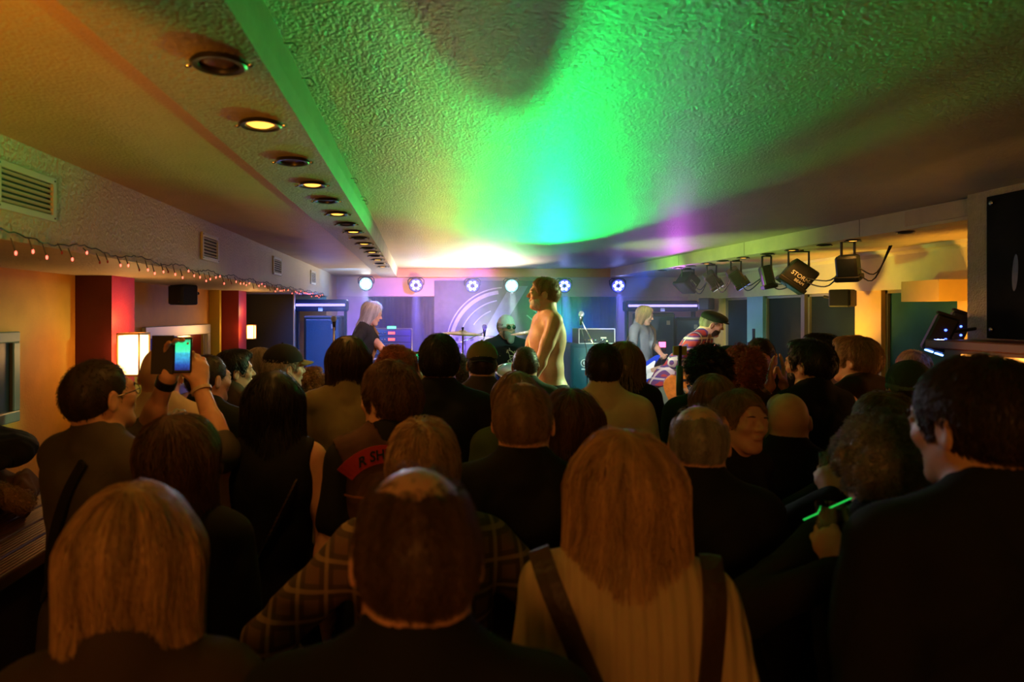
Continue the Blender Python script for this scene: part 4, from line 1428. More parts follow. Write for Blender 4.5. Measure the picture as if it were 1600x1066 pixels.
# -- fourth row
D11 = person('pinkbald', 252, 539, 2.75, yaw=14, hair=None, hc='grey', b=1.05, skin='pale', shirt=('cream_tshirt', (.62, .46, .34)), sleeve='short', res=1.3,
             label='bald man in a cream shirt directly behind the raised phone')
D22 = person('cap_back', 753, 536, 3.75, yaw=-4, hair='crop', hc='dark', hat=True, b=1.0, shirt=('charcoal_tshirt', (.045, .030, .030)), sleeve='short', res=1.2,
             label='man with an olive baseball cap turned backwards and charcoal shirt')
D15 = person('cap_right', 446, 541, 3.60, yaw=-40, hyaw=-18, hair='short', hc='grey', hat=True, b=1.05, shirt=('olive_jacket', (.030, .028, .016)), sleeve='jacket', res=1.25, collar=True,
             label='grey haired man in a black baseball cap with the peak to the right')
D13 = person('youngman', 368, 548, 3.78, yaw=-44, hyaw=-22, hair='quiff', hc='black', b=1.0, shirt=('brown_jacket', (.050, .035, .020)), sleeve='jacket', res=1.25, collar=True,
             label='young man with black hair and jacket collar, profile to the right beside the yellow trim')
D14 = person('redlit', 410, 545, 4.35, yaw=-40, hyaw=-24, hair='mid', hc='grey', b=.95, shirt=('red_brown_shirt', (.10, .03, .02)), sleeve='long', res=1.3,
             label='red lit older man with long grey hair, left of the black cap')
D17 = person('fairfrizz', 487, 583, 4.30, yaw=0, hair='curly', hc='sandy', b=.8, shirt=('dark_top', (.010, .009, .009)), sleeve='long', res=1.4,
             label='small person with frizzy fair hair between the black cap and the tall olive shirt')
a_ = local_of(620, 548, 3.60, -4, 0, 652, 583, 3.92)
D19 = person('gingercurl', 620, 548, 3.60, yaw=-4, hair='curly', hc='red', b=.95, shirt=('dark_shirt', (.020, .015, .012)), sleeve='short', res=1.15, nstr=3500, armR=(*a_, .8, 0, -1), dR=(.0, .2, 1), nR=(-.7, -.7, 0), curlR=.7,
             label='curly ginger haired person holding a small phone up towards the stage')
D21 = person('smallcurl', 722, 566, 4.25, yaw=0, hair='curly', hc='brown', b=.85, shirt=('dark_top', (.010, .009, .009)), sleeve='long', res=1.4,
             label='small curly brown head between the tall black haired man and the backwards cap')
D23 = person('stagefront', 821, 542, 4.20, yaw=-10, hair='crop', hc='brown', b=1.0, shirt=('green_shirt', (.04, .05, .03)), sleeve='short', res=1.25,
             label='man with cropped brown hair right below the bare chested singer')
D27 = person('longside', 973, 533, 3.80, yaw=-2, hair='long', hc='light_brown', b=.84, shirt=('black_top', (.008, .007, .008)), sleeve='short', res=1.25,
             label='woman with long straight hair just behind the cream polo shirt')
D30 = person('darkround', 1107, 547, 3.40, yaw=-20, hair='curly', hc='black', b=.86, shirt=('dark_green_top', (.010, .020, .012)), sleeve='long', res=1.2,
             label='person with round black hair in front of the plaid guitarist')
D31 = person('redcurl', 1157, 549, 3.62, yaw=-2, hyaw=10, hair='curly', hc='red', b=.84, shirt=('brown_top', (.04, .02, .012)), sleeve='long', res=1.2, hairlen=.07,
             label='woman with reddish curly hair right of the round black hair')
D37 = person('specs', 1334, 526, 3.50, yaw=14, hyaw=26, hair='quiff', hc='sandy', b=1.04, shirt=('brown_hoodie', (.035, .018, .012)), sleeve='long', hood=True, res=1.1, nstr=2600,
             label='fair haired man with glasses and dark hoodie, profile to the left by the ochre pier')
glasses(D37)
a_ = b_ = None
D34 = person('clapper', 1187, 526, 3.86, yaw=150, hyaw=-2, hpitch=-14, hair='crop', hc='dark', b=.95, shirt=('dark_shirt', (.020, .015, .012)), sleeve='short', res=1.1,
             armL=(-.13, .30, 1.60, -.9, .3, -1), armR=(-.06, .30, 1.59, .9, .3, -1), dL=(.02, .0, 1), dR=(-.02, .0, 1), nL=(1, 0, 0), nR=(-1, 0, 0), curlL=.12, curlR=.15,
             label='dark haired person clapping with both hands raised in front of the face')
D36 = person('tanshirt', 1282, 521, 4.15, yaw=14, hyaw=28, hair='quiff', hc='black', b=1.0, shirt=('tan_shirt', (.40, .24, .11)), sleeve='long', res=1.3, collar=True,
             label='dark haired man in a tan shirt half hidden behind the bearded man')
D40 = person('fairright', 1425, 549, 4.15, yaw=-4, hair='short', hc='sandy', b=.95, shirt=('grey_shirt', (.05, .04, .03)), sleeve='short', res=1.35,
             label='fair haired head seen above the green beanie')
D42 = person('flatcap_far', 1141, 541, 4.30, yaw=158, hair='crop', hc='dark', hat=True, b=.9, shirt=('dark_shirt', (.020, .015, .012)), sleeve='long', res=1.35,
             label='person in a dark cap and sunglasses facing the viewer beside the plaid guitarist')

# -- hats
c_ol = cloth_m('olive_cap', (.16, .12, .05), .5, 200); c_nv = cloth_m('navy_brim', (.012, .012, .02), .4)
o = baseball_cap(D22, ('olive_cap', (.16, .12, .05)), 180)
for ch in D22['root'].children:
    if ch.name.startswith('brim'): ch.data.materials[0] = c_nv
v, f = text_uv('Vannesi', .022, 2.0)
m = MB(); m.add([(float(x), -.1285 + abs(float(x)) ** 2 * 5.5, .052 + float(y)) for x, y in v], f)
on_head(D22, m, 'strap_lettering', mat('cream_thread', (.5, .42, .3), .8), False)
m = MB(); m.tube([(.066 * math.sin(t), -.018 - .108 * math.cos(t), .042) for t in [(-1.1 + .1 * k) for k in range(23)]], .016, 8)
on_head(D22, m, 'cap_band', c_nv)
baseball_cap(D15, ('black_cap', (.010, .010, .010)), 0)
for ch in D15['root'].children:
    if ch.name.startswith('brim'): ch.data.materials[0] = c_ol
def beanie(D, m_, roll=None):
    v = Vol(); v.ell((0, -.018, .040), (.088, .110, .100), .02); v.plane((0, .10, -1), -.005)
    vol_on_head(D, v, 'beanie', m_, .005, fold_warp(3, .0015, 60))
    v = Vol(); v.ell((0, -.016, .012), (.090, .112, .050), .02); v.plane((0, .10, -1), .012); v.plane((0, -.10, 1), .030)
    vol_on_head(D, v, 'beanie_cuff', roll or m_, .005)
beanie(D38, mat('green_knit', (.06, .09, .05), .9, bump=1, bscale=60, kind='wave', stretch=(3, 3, .2), dist=.003), mat('pale_knit_edge', (.12, .15, .11), .9, bump=.6, bscale=90))
def flatcap(D, m_):
    v = Vol(); v.ell((0, .005, .075), (.092, .125, .052), .03); v.ell((0, -.02, .055), (.085, .105, .06), .03); v.plane((0, .05, -1), -.035)
    vol_on_head(D, v, 'flat_cap', m_, .005)
    v = Vol(); v.ell((0, .105, .050), (.062, .045, .010), .01); vol_on_head(D, v, 'peak', m_, .005)
flatcap(D42, cloth_m('dark_flat_cap', (.02, .022, .022)))
glasses(D42)

# -- plaid cloth and its collar
def plaid(name, base, lines, sc=14.0, rough=.8):
    m_ = mat(name, base, rough, bump=.3, bscale=200, dist=.002)
    nt = m_.node_tree; L = nt.links.new; b = nt.nodes['Principled BSDF']
    tc = nt.nodes.new('ShaderNodeTexCoord')
    prev = None
    for i, (axis_, col, s_, th) in enumerate(lines):
        w = nt.nodes.new('ShaderNodeTexWave'); w.bands_direction = axis_; w.inputs['Scale'].default_value = sc * s_; w.inputs['Distortion'].default_value = .3
        L(tc.outputs['Object'], w.inputs['Vector'])
        g = nt.nodes.new('ShaderNodeMath'); g.operation = 'GREATER_THAN'; g.inputs[1].default_value = th; L(w.outputs['Fac'], g.inputs[0])
        mx = nt.nodes.new('ShaderNodeMix'); mx.data_type = 'RGBA'; mx.inputs[7].default_value = (*col, 1)
        if prev is None: mx.inputs[6].default_value = (*base, 1)
        else: L(prev, mx.inputs[6])
        hm = nt.nodes.new('ShaderNodeMath'); hm.operation = 'MULTIPLY'; hm.inputs[1].default_value = .75; L(g.outputs[0], hm.inputs[0])
        L(hm.outputs[0], mx.inputs[0]); prev = mx.outputs[2]
    L(prev, b.inputs['Base Color'])
    return m_
pj = plaid('plaid_flannel', (.15, .07, .03), [('X', (.04, .02, .01), 1, .5), ('Z', (.05, .028, .012), 1, .5), ('X', (.30, .18, .08), 1, .95), ('Z', (.30, .18, .08), 1, .95)], 4.6)
D7['shirt'].data.materials[0] = pj
v = Vol(); u = D7['up']; hh = D7['h']
v.cap(u(-.09, -.06, .848 * hh), u(.09, -.06, .848 * hh), .035, .035, .03); v.cap(u(-.10, -.03, .85 * hh), u(-.085, .05, .82 * hh), .03, .025, .03); v.cap(u(.10, -.03, .85 * hh), u(.085, .05, .82 * hh), .03, .025, .03)
V, Q = surface(v, .008, ((), (), ()), fold_warp(2, .003, 20)); np_mesh('collar', V, Q, cloth_m('tan_collar', (.50, .28, .12)), D7['root'])

# -- denim vest with its curved red patch
hh, s_, U_, u = D8['h'], D8['s'], D8['U'], D8['up']
vv = D8['T'].copy(.028)
vv.ell(u(0, .004, .66 * hh), (.20, .15, .2), .05)
vv.cap(u(0, -.016, .875 * hh), u(0, .004, .95 * hh), .085, .09, .006, op='-')
for sg in (-1, 1): vv.ell(u(sg * .225, -.01, .79 * hh), (.065, .10, .10), .01, op='-')
vv.ell(u(0, .20, .62 * hh), (.05, .16, .4), .01, op='-')
vv.plane((0, 0, -1), -.56 * hh)
V, Q = surface(vv, .010, ((), (), ()), fold_warp(11, .006)); np_mesh('denim_vest', V, Q, cloth_m('worn_denim', (.075, .035, .022), .6, 180, var=.35), D8['root'])
red_patch = cloth_m('red_patch', (.24, .016, .014)); ink = cloth_m('black_lettering', (.01, .01, .01))
arc = [(.115 * math.sin(t) * 1.25, .115 * math.cos(t) - .115) for t in [(-1.15 + 2.3 * k / 16) for k in range(17)]]
V, f = band_uv(arc, .055, 20)
og = u(-.055, -.2, .832 * hh)
lay_on(D8, vv, V, f, 'back_patch', red_patch, og, (1, 0, 0), (0, 0, 1), (0, -1, 0), .002, warp=.006)
V, f = text_uv('R SHU', .044, 0); V[:, 0] -= .028; V[:, 1] -= 3.3 * V[:, 0] ** 2 + .002
lay_on(D8, vv, V, f, 'patch_lettering', ink, og, (1, 0, 0), (0, 0, 1), (0, -1, 0), .005, warp=.006)
V, f = band_uv([(-.17, -.14), (.17, -.14)], .006, 12)
lay_on(D8, vv, V, f, 'seam', cloth_m('orange_seam', (.25, .09, .04)), og, (1, 0, 0), (0, 0, 1), (0, -1, 0), .002, warp=.006)

# -- small pale print on the tall man's shirt
u, hh = D20['up'], D20['h']; og = u(.0, -.2, .745 * hh); pale = cloth_m('pale_print', (.30, .27, .16))
for (cx, cz, w_, h_) in [(0, .05, .05, .008), (0, .03, .016, .04), (-.03, .02, .012, .02), (.03, .02, .012, .02)]:
    V, f = band_uv([(cx - w_ / 2, cz), (cx + w_ / 2, cz)], h_, 5)
    lay_on(D20, D20['shirt_vol'], V, f, 'print_emblem', pale, og, (1, 0, 0), (0, 0, 1), (0, -1, 0), .0015)
V, f = text_uv('· KAIN ·', .04, -2.0)
lay_on(D20, D20['shirt_vol'], V + np.array([.01, -.015]), f, 'print_lettering', pale, og, (1, 0, 0), (0, 0, 1), (0, -1, 0), .0015)

# -- straps
leather = mat('brown_leather', (.045, .022, .012), .5, bump=.3, bscale=90)
u, hh = D3['up'], D3['h']; og = u(0, -.25, .78 * hh); SVv = D3['shirt_vol']
V, f = band_uv([(-.172, .145), (-.080, -.05), (.010, -.24)], .044, 26)
lay_on(D3, SVv, V, f, 'backpack_strap', leather, og, (1, 0, 0), (0, 0, 1), (0, -1, 0), .004)
V, f = band_uv([(.152, .150), (.132, -.04), (.105, -.24)], .042, 26)
lay_on(D3, SVv, V, f, 'backpack_strap', leather, og, (1, 0, 0), (0, 0, 1), (0, -1, 0), .004)
w0 = wpt(D3, u(.055, -.175, .665 * hh))
e = empty('backpack', (w0.x, w0.y, w0.z - .36), R(2), 'brown leather backpack on the back of the long haired blond woman', 'backpack')
v = Vol(); v.ell((0, -.04, .17), (.14, .075, .19), .03); v.cap((-.09, -.04, .05), (.09, -.04, .05), .07, None, .05); V, Q = surface(v, .010, ((), (), ()), fold_warp(9, .004, 14)); np_mesh('bag_body', V, Q, leather, e)
MB().tube([(-.06, .0, .34), (-.058, -.005, .38), (-.03, -.01, .42), (.02, -.01, .425), (.055, -.01, .40), (.065, -.005, .35)], .0055, 10).obj('handle', leather, e, True)
MB().box((-.11, -.125, .08), (.11, -.085, .20), .015).obj('front_pocket', leather, e)
u, hh = D10['up'], D10['h']
V, f = band_uv([(.09, .09), (.02, -.08), (-.10, -.36)], .040, 30)
lay_on(D10, D10['shirt_vol'], V, f, 'shoulder_strap', cloth_m('black_webbing', (.010, .009, .009)), u(-.02, -.25, .775 * hh), (1, 0, 0), (0, 0, 1), (0, -1, 0), .004)
u, hh = D16['up'], D16['h']; gold = mat('chain_metal', (.6, .5, .35), .3, metal=1)
for k in range(22):
    t = k / 21; V, f = band_uv([(.07 - .16 * t - .004, .02 - .32 * t - .006), (.07 - .16 * t + .004, .02 - .32 * t + .006)], .006, 4)
    lay_on(D16, D16['shirt_vol'], V, f, 'chain_link', gold, u(.02, -.25, .77 * hh), (1, 0, 0), (0, 0, 1), (0, -1, 0), .004)
# ponytail bun and hairband of the woman facing us
v = Vol(); v.ell((.0, -.115, .05), (.045, .045, .045), .02); V, Q = surface(v, .006, ((), (), ()), fold_warp(4, .004, 40))
sV, sQ, st_ = strands(v, 500, .05, .001, 4, 'short', V, 5, .1)
o = np_mesh('hair_bun', np.concatenate([V, sV]), np.concatenate([Q, sQ + len(V)]), hair_mat('light_brown', HAIRC['light_brown']), D32['root'], tint=np.concatenate([np.full(len(V), .4), st_])); to_world(o, D32['HM'])
for ch in D32['root'].children:
    if ch.name.split('.')[0] == 'eye':                      # she keeps her eyes closed
        ch.name = 'eyelid'; ch.data.materials[0] = skin_m(); ch.data.materials[1] = skin_m()
# watches and bracelets
def wristband(D, sg, m_, back=.03, w=.012, nm='wristband'):
    S, E, W, hd, n_, cu = D['arms'][sg]; d = nrm(W - E); c = W - d * back
    MB().tube([tuple(c - d * w), tuple(c + d * w)], .036 * D['s'], 18).obj(nm, m_, D['root'], 'auto')
wristband(D10, -1, mat('black_watch', (.01, .01, .01), .3), .03, .015, 'wristwatch')
wristband(D10, 1, mat('pale_band', (.5, .35, .25), .5), .02, .006)
wristband(D34, -1, mat('dark_watch', (.03, .02, .015), .3), .03, .014, 'wristwatch')
wristband(D34, 1, mat('steel_watch', (.4, .35, .3), .3, metal=.8), .03, .010, 'wristwatch')

# -- phones
scr = bpy.data.materials.new('phone_screen_picture'); scr.use_nodes = True
nt = scr.node_tree; b = nt.nodes['Principled BSDF']; b.inputs['Base Color'].default_value = (0, 0, 0, 1); b.inputs['Roughness'].default_value = .2
tc = nt.nodes.new('ShaderNodeTexCoord'); sp = nt.nodes.new('ShaderNodeSeparateXYZ'); nt.links.new(tc.outputs['Generated'], sp.inputs[0])
rp = nt.nodes.new('ShaderNodeValToRGB'); E = rp.color_ramp.elements
E[0].position = 0; E[0].color = (.005, .01, .08, 1); E[1].position = 1; E[1].color = (.02, .25, .12, 1)
for p_, c_ in ((.18, (.01, .05, .25, 1)), (.3, (.02, .15, .35, 1)), (.55, (.03, .35, .45, 1)), (.62, (.05, .6, .3, 1)), (.8, (.02, .8, .25, 1))):
    e_ = E.new(p_); e_.color = c_
nt.links.new(sp.outputs[2], rp.inputs[0])
nz = nt.nodes.new('ShaderNodeTexNoise'); nz.inputs['Scale'].default_value = 9; nt.links.new(tc.outputs['Generated'], nz.inputs[0])
mx = nt.nodes.new('ShaderNodeMix'); mx.data_type = 'RGBA'; mx.blend_type = 'MULTIPLY'; mx.inputs[0].default_value = .8
nt.links.new(rp.outputs[0], mx.inputs[6]); nt.links.new(nz.outputs[0], mx.inputs[7]); nt.links.new(mx.outputs[2], b.inputs['Emission Color']); b.inputs['Emission Strength'].default_value = 3.0
def phone(loc, rz, tilt, label, flip=False, w=.072, h=.15):
    e = empty('smartphone', loc, rz, label, 'phone'); e.rotation_euler = (tilt, 0, rz)
    MB().box((-w/2, -.004, 0), (w/2, .005, h), .004).obj('case', mat('phone_case', (.012, .012, .013), .4), e)
    MB().box((-w/2 + .006, -.0055, .010), (w/2 - .006, -.0035, h - .010)).obj('screen', scr, e)
    MB().lathe([(.004, 0), (.004, .002), (.0001, .002)], 12, (w/2 - .014, .005, h - .015), (0, 1, 0)).obj('camera_lens', chrome, e)
    if flip:
        MB().box((-w/2 - w * 1.25, -.002, -.004), (-w/2, .003, h + .006), .002).obj('flip_cover', mat('flip_leather', (.016, .010, .008), .6), e)
p_ = P(285, 583, 2.34); phone((p_.x, p_.y, p_.z), R(6), R(-6), 'raised phone with an open black flip case and a green stage picture on its screen', True, 1.0 * .064, .132)
p_ = P(648, 577, 3.84); phone((p_.x, p_.y, p_.z), R(0), 0, 'small phone held up among the heads in front of the left amplifier rack', False, .062, .105)

# -- hands of the near right people hold small things
h_ = D39['arms'][-1]; p_ = wpt(D39, h_[2] + h_[3] * .075 + h_[4] * .045); p_.z += .05
e = empty('drinking_glass', (p_.x, p_.y, p_.z - .10), 0, 'small drinking glass catching blue light below the bearded man', 'glass')
glass_m = mat('clear_glass', (.85, .9, 1.0), .03, trans=1.0)
MB().lathe([(.026, 0), (.030, .11), (.0285, .11), (.0245, .006), (.0001, .006)], 24).obj('tumbler', glass_m, e, True)

# ---------------------------------------------------------------- the stage: backdrop, lights, amplifiers
SZ = 0.45
# dark stage cloth left and right of the banner
def curtain(x0, x1, z0, z1, y, m_, name, label, amp=.02, n=None):
    n = n or int((x1 - x0) * 60); m = MB(); vs = []
    for i in range(n + 1):
        x = x0 + (x1 - x0) * i / n
        yy = y + amp * math.sin(x * 34) + amp * .5 * math.sin(x * 71 + 1)
        for z in (z0, z1): vs.append((x, yy, z))
    k = len(vs); vs += [(a, b_ + .006, c) for a, b_, c in vs]
    fs = [(2*i, 2*i+2, 2*i+3, 2*i+1) for i in range(n)] + [(k+2*i+1, k+2*i+3, k+2*i+2, k+2*i) for i in range(n)]
    fs += [(0, 1, k + 1, k), (2*n, k + 2*n, k + 2*n + 1, 2*n + 1)] + [(2*i, k+2*i, k+2*i+2, 2*i+2) for i in range(n)] + [(2*i+1, 2*i+3, k+2*i+3, k+2*i+1) for i in range(n)]
    m.add(vs, fs); return tag(m.obj(name, m_, None, True), label, 'curtain')
curtain(-.93, .16, .46, 2.27, 10.42, black_cloth, 'stage_curtain', 'dark grey stage cloth on the back wall left of the banner')
curtain(2.16, 3.10, .46, 2.27, 10.42, cloth_m('dark_green_cloth', (.03, .05, .045)), 'stage_curtain', 'dark stage cloth on the back wall right of the banner')
# banner
ban = empty('banner', (1.16, 10.33, 1.45), 0, 'large grey banner with a white record emblem and blackletter writing behind the drummer', 'banner')
bm_ = cloth_m('banner_cloth', (.17, .15, .16), .1, 90); bw = cloth_m('banner_white', (.72, .70, .74), .1, 90); bg = cloth_m('banner_grey', (.50, .50, .58), .1, 90)
m = MB(); n = 50; vs = []
for i in range(n + 1):
    x = -1.02 + 2.05 * i / n; yy = .012 * math.sin(x * 5) + .006 * math.sin(x * 17)
    vs += [(x, yy + .02, -.7), (x, yy + .02, 1.08)]
k = len(vs); vs += [(a, b_ + .004, c) for a, b_, c in vs]
fs = [(2*i, 2*i+2, 2*i+3, 2*i+1) for i in range(n)] + [(k+2*i+1, k+2*i+3, k+2*i+2, k+2*i) for i in range(n)]
m.add(vs, fs); m.obj('cloth', bm_, ban, True)
cx, cz = .125, .02; dpx = 10.33 / 1000
def zpt(px, py): return ((px - VX) * dpx - 1.16, (VY - py) * dpx + 2.0 - 1.45)
cx, cz = zpt(789, 541)
def arcs(r0, r1, a0, a1):
    m = MB(); n = 40
    vs = [(cx + r * math.cos(a0 + (a1 - a0) * i / n), -.004, cz + r * math.sin(a0 + (a1 - a0) * i / n)) for i in range(n + 1) for r in (r0, r1)]
    N = len(vs); vs += [(a, .0, c) for a, b_, c in vs]
    fs = [(2*i, 2*i+1, 2*i+3, 2*i+2) for i in range(n)] + [(2*i, 2*i+2, N+2*i+2, N+2*i) for i in range(n)] + [(2*i+1, N+2*i+1, N+2*i+3, 2*i+3) for i in range(n)]
    m.add(vs, fs); m.obj('record_groove', bw, ban)
for r0, r1, la, ra in [(.935, .955, 93, 60), (.845, .905, 97, 58), (.735, .755, 100, 57), (.60, .62, 112, 58)]:
    arcs(r0, r1, R(la), R(176 if r1 > .7 else 146)); arcs(r0, r1, R(24), R(ra - 3))
m = MB(); m.prism([zpt(797, 447), zpt(825, 447), zpt(778, 525), zpt(752, 525)], -.003, .0, 'xz'); m.obj('grey_stripe', bg, ban)
for s_, px, py, sz in (("BR", 727, 538, .42), ("C", 833, 534, .36)):
    x, z = zpt(px, py)
    text_obj('banner_lettering', s_, sz, cloth_m('banner_silver', (.42, .40, .40), .1, 90), (x, -.006, z), (R(90), 0, 0), ban, .003, bold=.012)

# LED pars above the banner, each with a real spot
led_w = emat('led_white', (.85, .95, 1.0), 30); led_b = emat('led_blue', (.30, .35, 1.0), 26)
par_b = mat('par_housing', (.02, .02, .025), .5)
pars = [(572, 443, (.55, .85, 1.0), 90, led_w), (650, 445, (.22, .18, 1.0), 110, led_b), (738, 446, (.20, .20, 1.0), 60, led_b), (799, 446, (.75, .95, 1.0), 110, led_w), (881, 446, (.12, .18, 1.0), 110, led_b), (965, 446, (.20, .18, 1.0), 110, led_b)]
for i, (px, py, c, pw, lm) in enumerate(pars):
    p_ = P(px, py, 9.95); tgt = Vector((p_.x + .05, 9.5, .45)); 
    e = empty('led_spotlight', p_, 0, ['leftmost of the lights above the stage, glowing cyan white', 'blue light above the left dark stage cloth', 'blue light above the left half of the record emblem',
              'white light at the top of the grey banner stripe', 'blue light beside the head of the singer', 'rightmost blue light above the stage'][i], 'stage light')
    tilt = -R(14)
    m = MB(); m.lathe([(.085, .10), (.105, .06), (.112, -.03), (.112, -.05), (.104, -.05), (.100, -.035), (.0001, -.035)], 26, (0, 0, 0), (0, math.cos(tilt), -math.sin(tilt))); m.obj('housing', par_b, e, 'auto')
    ax = Vector((0, -math.cos(tilt), math.sin(tilt)))
    up_ = Vector((1, 0, 0)).cross(ax)
    for k in range(7):
        r_ = 0 if k == 6 else .058; w = 2 * math.pi * k / 6
        q = ax * .040 + Vector((1, 0, 0)) * r_ * math.cos(w) + up_ * r_ * math.sin(w)
        m = MB(); m.lathe([(.022, 0), (.018, .009), (.0001, .012)], 12, q, ax); m.obj('lens', lm if k < 6 else (par_b if i in (1, 2, 4, 5) else lm), e, True)
    MB().tube([(-.12, 0, 0), (-.125, .01, .07), (-.09, .01, .105), (.09, .01, .105), (.125, .01, .07), (.12, 0, 0)], .008, 8).obj('bracket', metal_dark, e, True)
    MB().lathe([(.098, 0), (.098, .004), (.0001, .004)], 24, ax * .034, ax).obj('halo_plate', emat('halo_glow_%d' % (i in (0, 3)), (.35, .75, 1.0) if i in (0, 3) else (.08, .08, 1.0), 1.6), e)  # emissive disc stands in for the coloured halo around the diodes
    light('SPOT', 'led_beam', p_ + ax * .075 + Vector((0, 0, -.06)), tgt, c, pw * (40 if i in (1, 2, 4, 5) else 22), .05, 24, .8)

# roller boxes with violet tubes over the dark corner cabinets
tube_m = emat('violet_tube', (.28, .22, 1.0), 3.0)
def corner(x0, x1, y, ztop, label):
    e = empty('light_bar', ((x0 + x1) / 2, y, ztop - .16), 0, label, 'light bar')
    w = (x1 - x0) / 2
    MB().box((-w, -.10, 0), (w, .10, .16), .02).obj('housing', mat('dark_blue_box', (.02, .025, .05), .35), e)
    MB().tube([(-w + .03, -.115, .085), (w - .03, -.115, .085)], .017, 12).obj('violet_tube', tube_m, e, True)
    MB().box((-.03, -.12, .0), (.03, -.10, .05), .003).obj('label_plate', mat('plate_grey', (.4, .4, .4), .5), e)
    for sx in (-w + .02, w - .05):
        MB().box((sx, -.05, SZ - (ztop - .16)), (sx + .03, .05, 0.0)).obj('post', metal_dark, e)
    light('AREA', 'violet_tube_glow', ((x0 + x1) / 2, y - .16, ztop - .09), ((x0 + x1) / 2, y - .5, ztop - .5), (.25, .25, 1.0), 6, x1 - x0 - .1, size_y=.03)
corner(-1.78, -1.06, 8.75, 2.19, 'blue box with a violet light tube over the left loudspeaker')
corner(2.98, 4.05, 9.6, 2.19, 'dark box with a violet light tube over the right loudspeaker')
def pa(x, y, w, h, d, label, rz=0, gm=None):
    e = empty('pa_speaker', (x, y, SZ), rz, label, 'loudspeaker')
    MB().box((-w/2, 0, 0), (w/2, d, h), .02).obj('cabinet', cab, e)
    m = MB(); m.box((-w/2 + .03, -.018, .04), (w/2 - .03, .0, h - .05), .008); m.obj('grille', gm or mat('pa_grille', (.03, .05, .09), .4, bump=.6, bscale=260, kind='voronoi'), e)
    MB().box((w/2 - .13, -.024, h - .17), (w/2 - .08, -.018, h - .11), .002).obj('badge', mat('badge_silver', (.5, .5, .5), .3, metal=.8), e)
    for sx in (-1, 1):
        MB().box((sx * (w/2 + .004) - .008, d*.35, h*.55), (sx * (w/2 + .004) + .008, d*.7, h*.65), .003).obj('side_handle', metal_dark, e)
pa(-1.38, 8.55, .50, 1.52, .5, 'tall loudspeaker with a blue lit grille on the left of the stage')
pa(3.28, 9.0, .46, 1.56, .45, 'tall loudspeaker behind the bassist')
pa(3.78, 9.2, .40, 1.50, .4, 'second tall loudspeaker right of the one behind the bassist')

# black folding panel at the left edge of the stage
e = empty('black_panel', (-1.92, 7.90, 0), 0, 'large black panel at the left edge of the stage', 'panel')
MB().box((-.30, 0, 0), (.285, .04, 2.24), .004).obj('board', mat('panel_black', (.016, .014, .013), .6), e)
MB().box((.285, -.004, 0), (.302, .044, 2.245), .002).obj('edge_profile', mat('panel_edge', (.35, .3, .22), .4, metal=.5), e)

# ---- guitar rack with red displays
def P_(px, py, y): return P(px, py, y)
e = empty('effects_rack', (P_(613, 550, 7.9).x, 7.9, SZ), 0, 'rack of amplifiers with red displays on a cabinet behind the left guitarist', 'amplifier')
MB().box((-.30, 0, 0), (.32, .45, 1.00), .02).obj('cabinet', cab, e)
MB().box((-.27, -.012, .05), (.29, 0, .92), .006).obj('cabinet_grille', grille, e)
MB().box((-.28, .02, 1.0), (.24, .42, 1.36), .012).obj('rack_case', mat('rack_case', (.03, .03, .05), .5), e)
redd = emat('red_display', (1.0, .05, .03), 5)
for k in range(4):
    z = 1.04 + k * .078
    u_ = MB().box((-.26, .008, z), (.22, .022, z + .066), .003).obj('rack_unit', mat('rack_unit_face', (.06, .06, .10), .4, metal=.4), e)
    if k != 1: MB().box((-.05, .002, z + .02), (.03, .008, z + .048)).obj('red_display', redd, u_)
    for q in range(5):
        MB().lathe([(.009, 0), (.008, .014), (.0001, .014)], 10, (-.23 + q * .035, .008, z + .033), (0, -1, 0)).obj('knob', chrome, u_, True)
MB().box((-.07, .1, 1.36), (.04, .16, 1.39), .004).obj('tuner_light', emat('green_tuner', (.1, .9, .45), 3), e)
MB().box((-.30, -.02, .98), (.32, .0, 1.0)).obj('edge_glow', emat('lilac_edge_glow', (.55, .45, 1.0), .6), e)  # violet light on the cabinet edge is put in as emission

# ---- bass amplifier
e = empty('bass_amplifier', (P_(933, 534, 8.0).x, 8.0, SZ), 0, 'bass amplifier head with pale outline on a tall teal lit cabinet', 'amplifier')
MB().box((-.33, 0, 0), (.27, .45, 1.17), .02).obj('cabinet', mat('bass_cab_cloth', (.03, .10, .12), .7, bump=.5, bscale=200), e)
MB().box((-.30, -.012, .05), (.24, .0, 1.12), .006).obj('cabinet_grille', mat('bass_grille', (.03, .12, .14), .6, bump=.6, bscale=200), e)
m = MB(); m.lathe([(.05, 0), (.05, .006), (.040, .006), (.040, 0)], 20, (-.16, -.012, .93), (0, -1, 0))
m.lathe([(.022, 0), (.022, .006), (.0001, .006)], 14, (-.16, -.012, .93), (0, -1, 0)); m.box((-.20, -.018, .845), (-.12, -.012, .865)); m.obj('round_badge', mat('badge_pale', (.6, .7, .65), .4), e)
MB().box((-.22, .02, 1.17), (.22, .40, 1.36), .01).obj('amplifier_head', mat('amp_head_vinyl', (.02, .03, .04), .6), e)
m = MB()
for (a, b_) in [((-.225, 1.172), (.225, 1.180)), ((-.225, 1.352), (.225, 1.362)), ((-.228, 1.172), (-.219, 1.362)), ((.219, 1.172), (.228, 1.362))]: m.box((a[0], .004, a[1]), (b_[0], .02, b_[1]))
m.obj('piping', mat('pale_piping', (.75, .8, .75), .5), e)
for q in range(6): MB().lathe([(.012, 0), (.010, .016), (.0001, .016)], 12, (-.15 + q * .045, .02, 1.215), (0, -1, 0)).obj('knob', chrome, e, True)
MB().box((.05, .012, 1.235), (.12, .02, 1.255)).obj('name_plate', mat('plate_white', (.7, .7, .6), .4), e)
MB().box((.12, .012, 1.2), (.135, .02, 1.21)).obj('pilot_light', emat('pilot_green', (.4, 1, .2), 6), e)
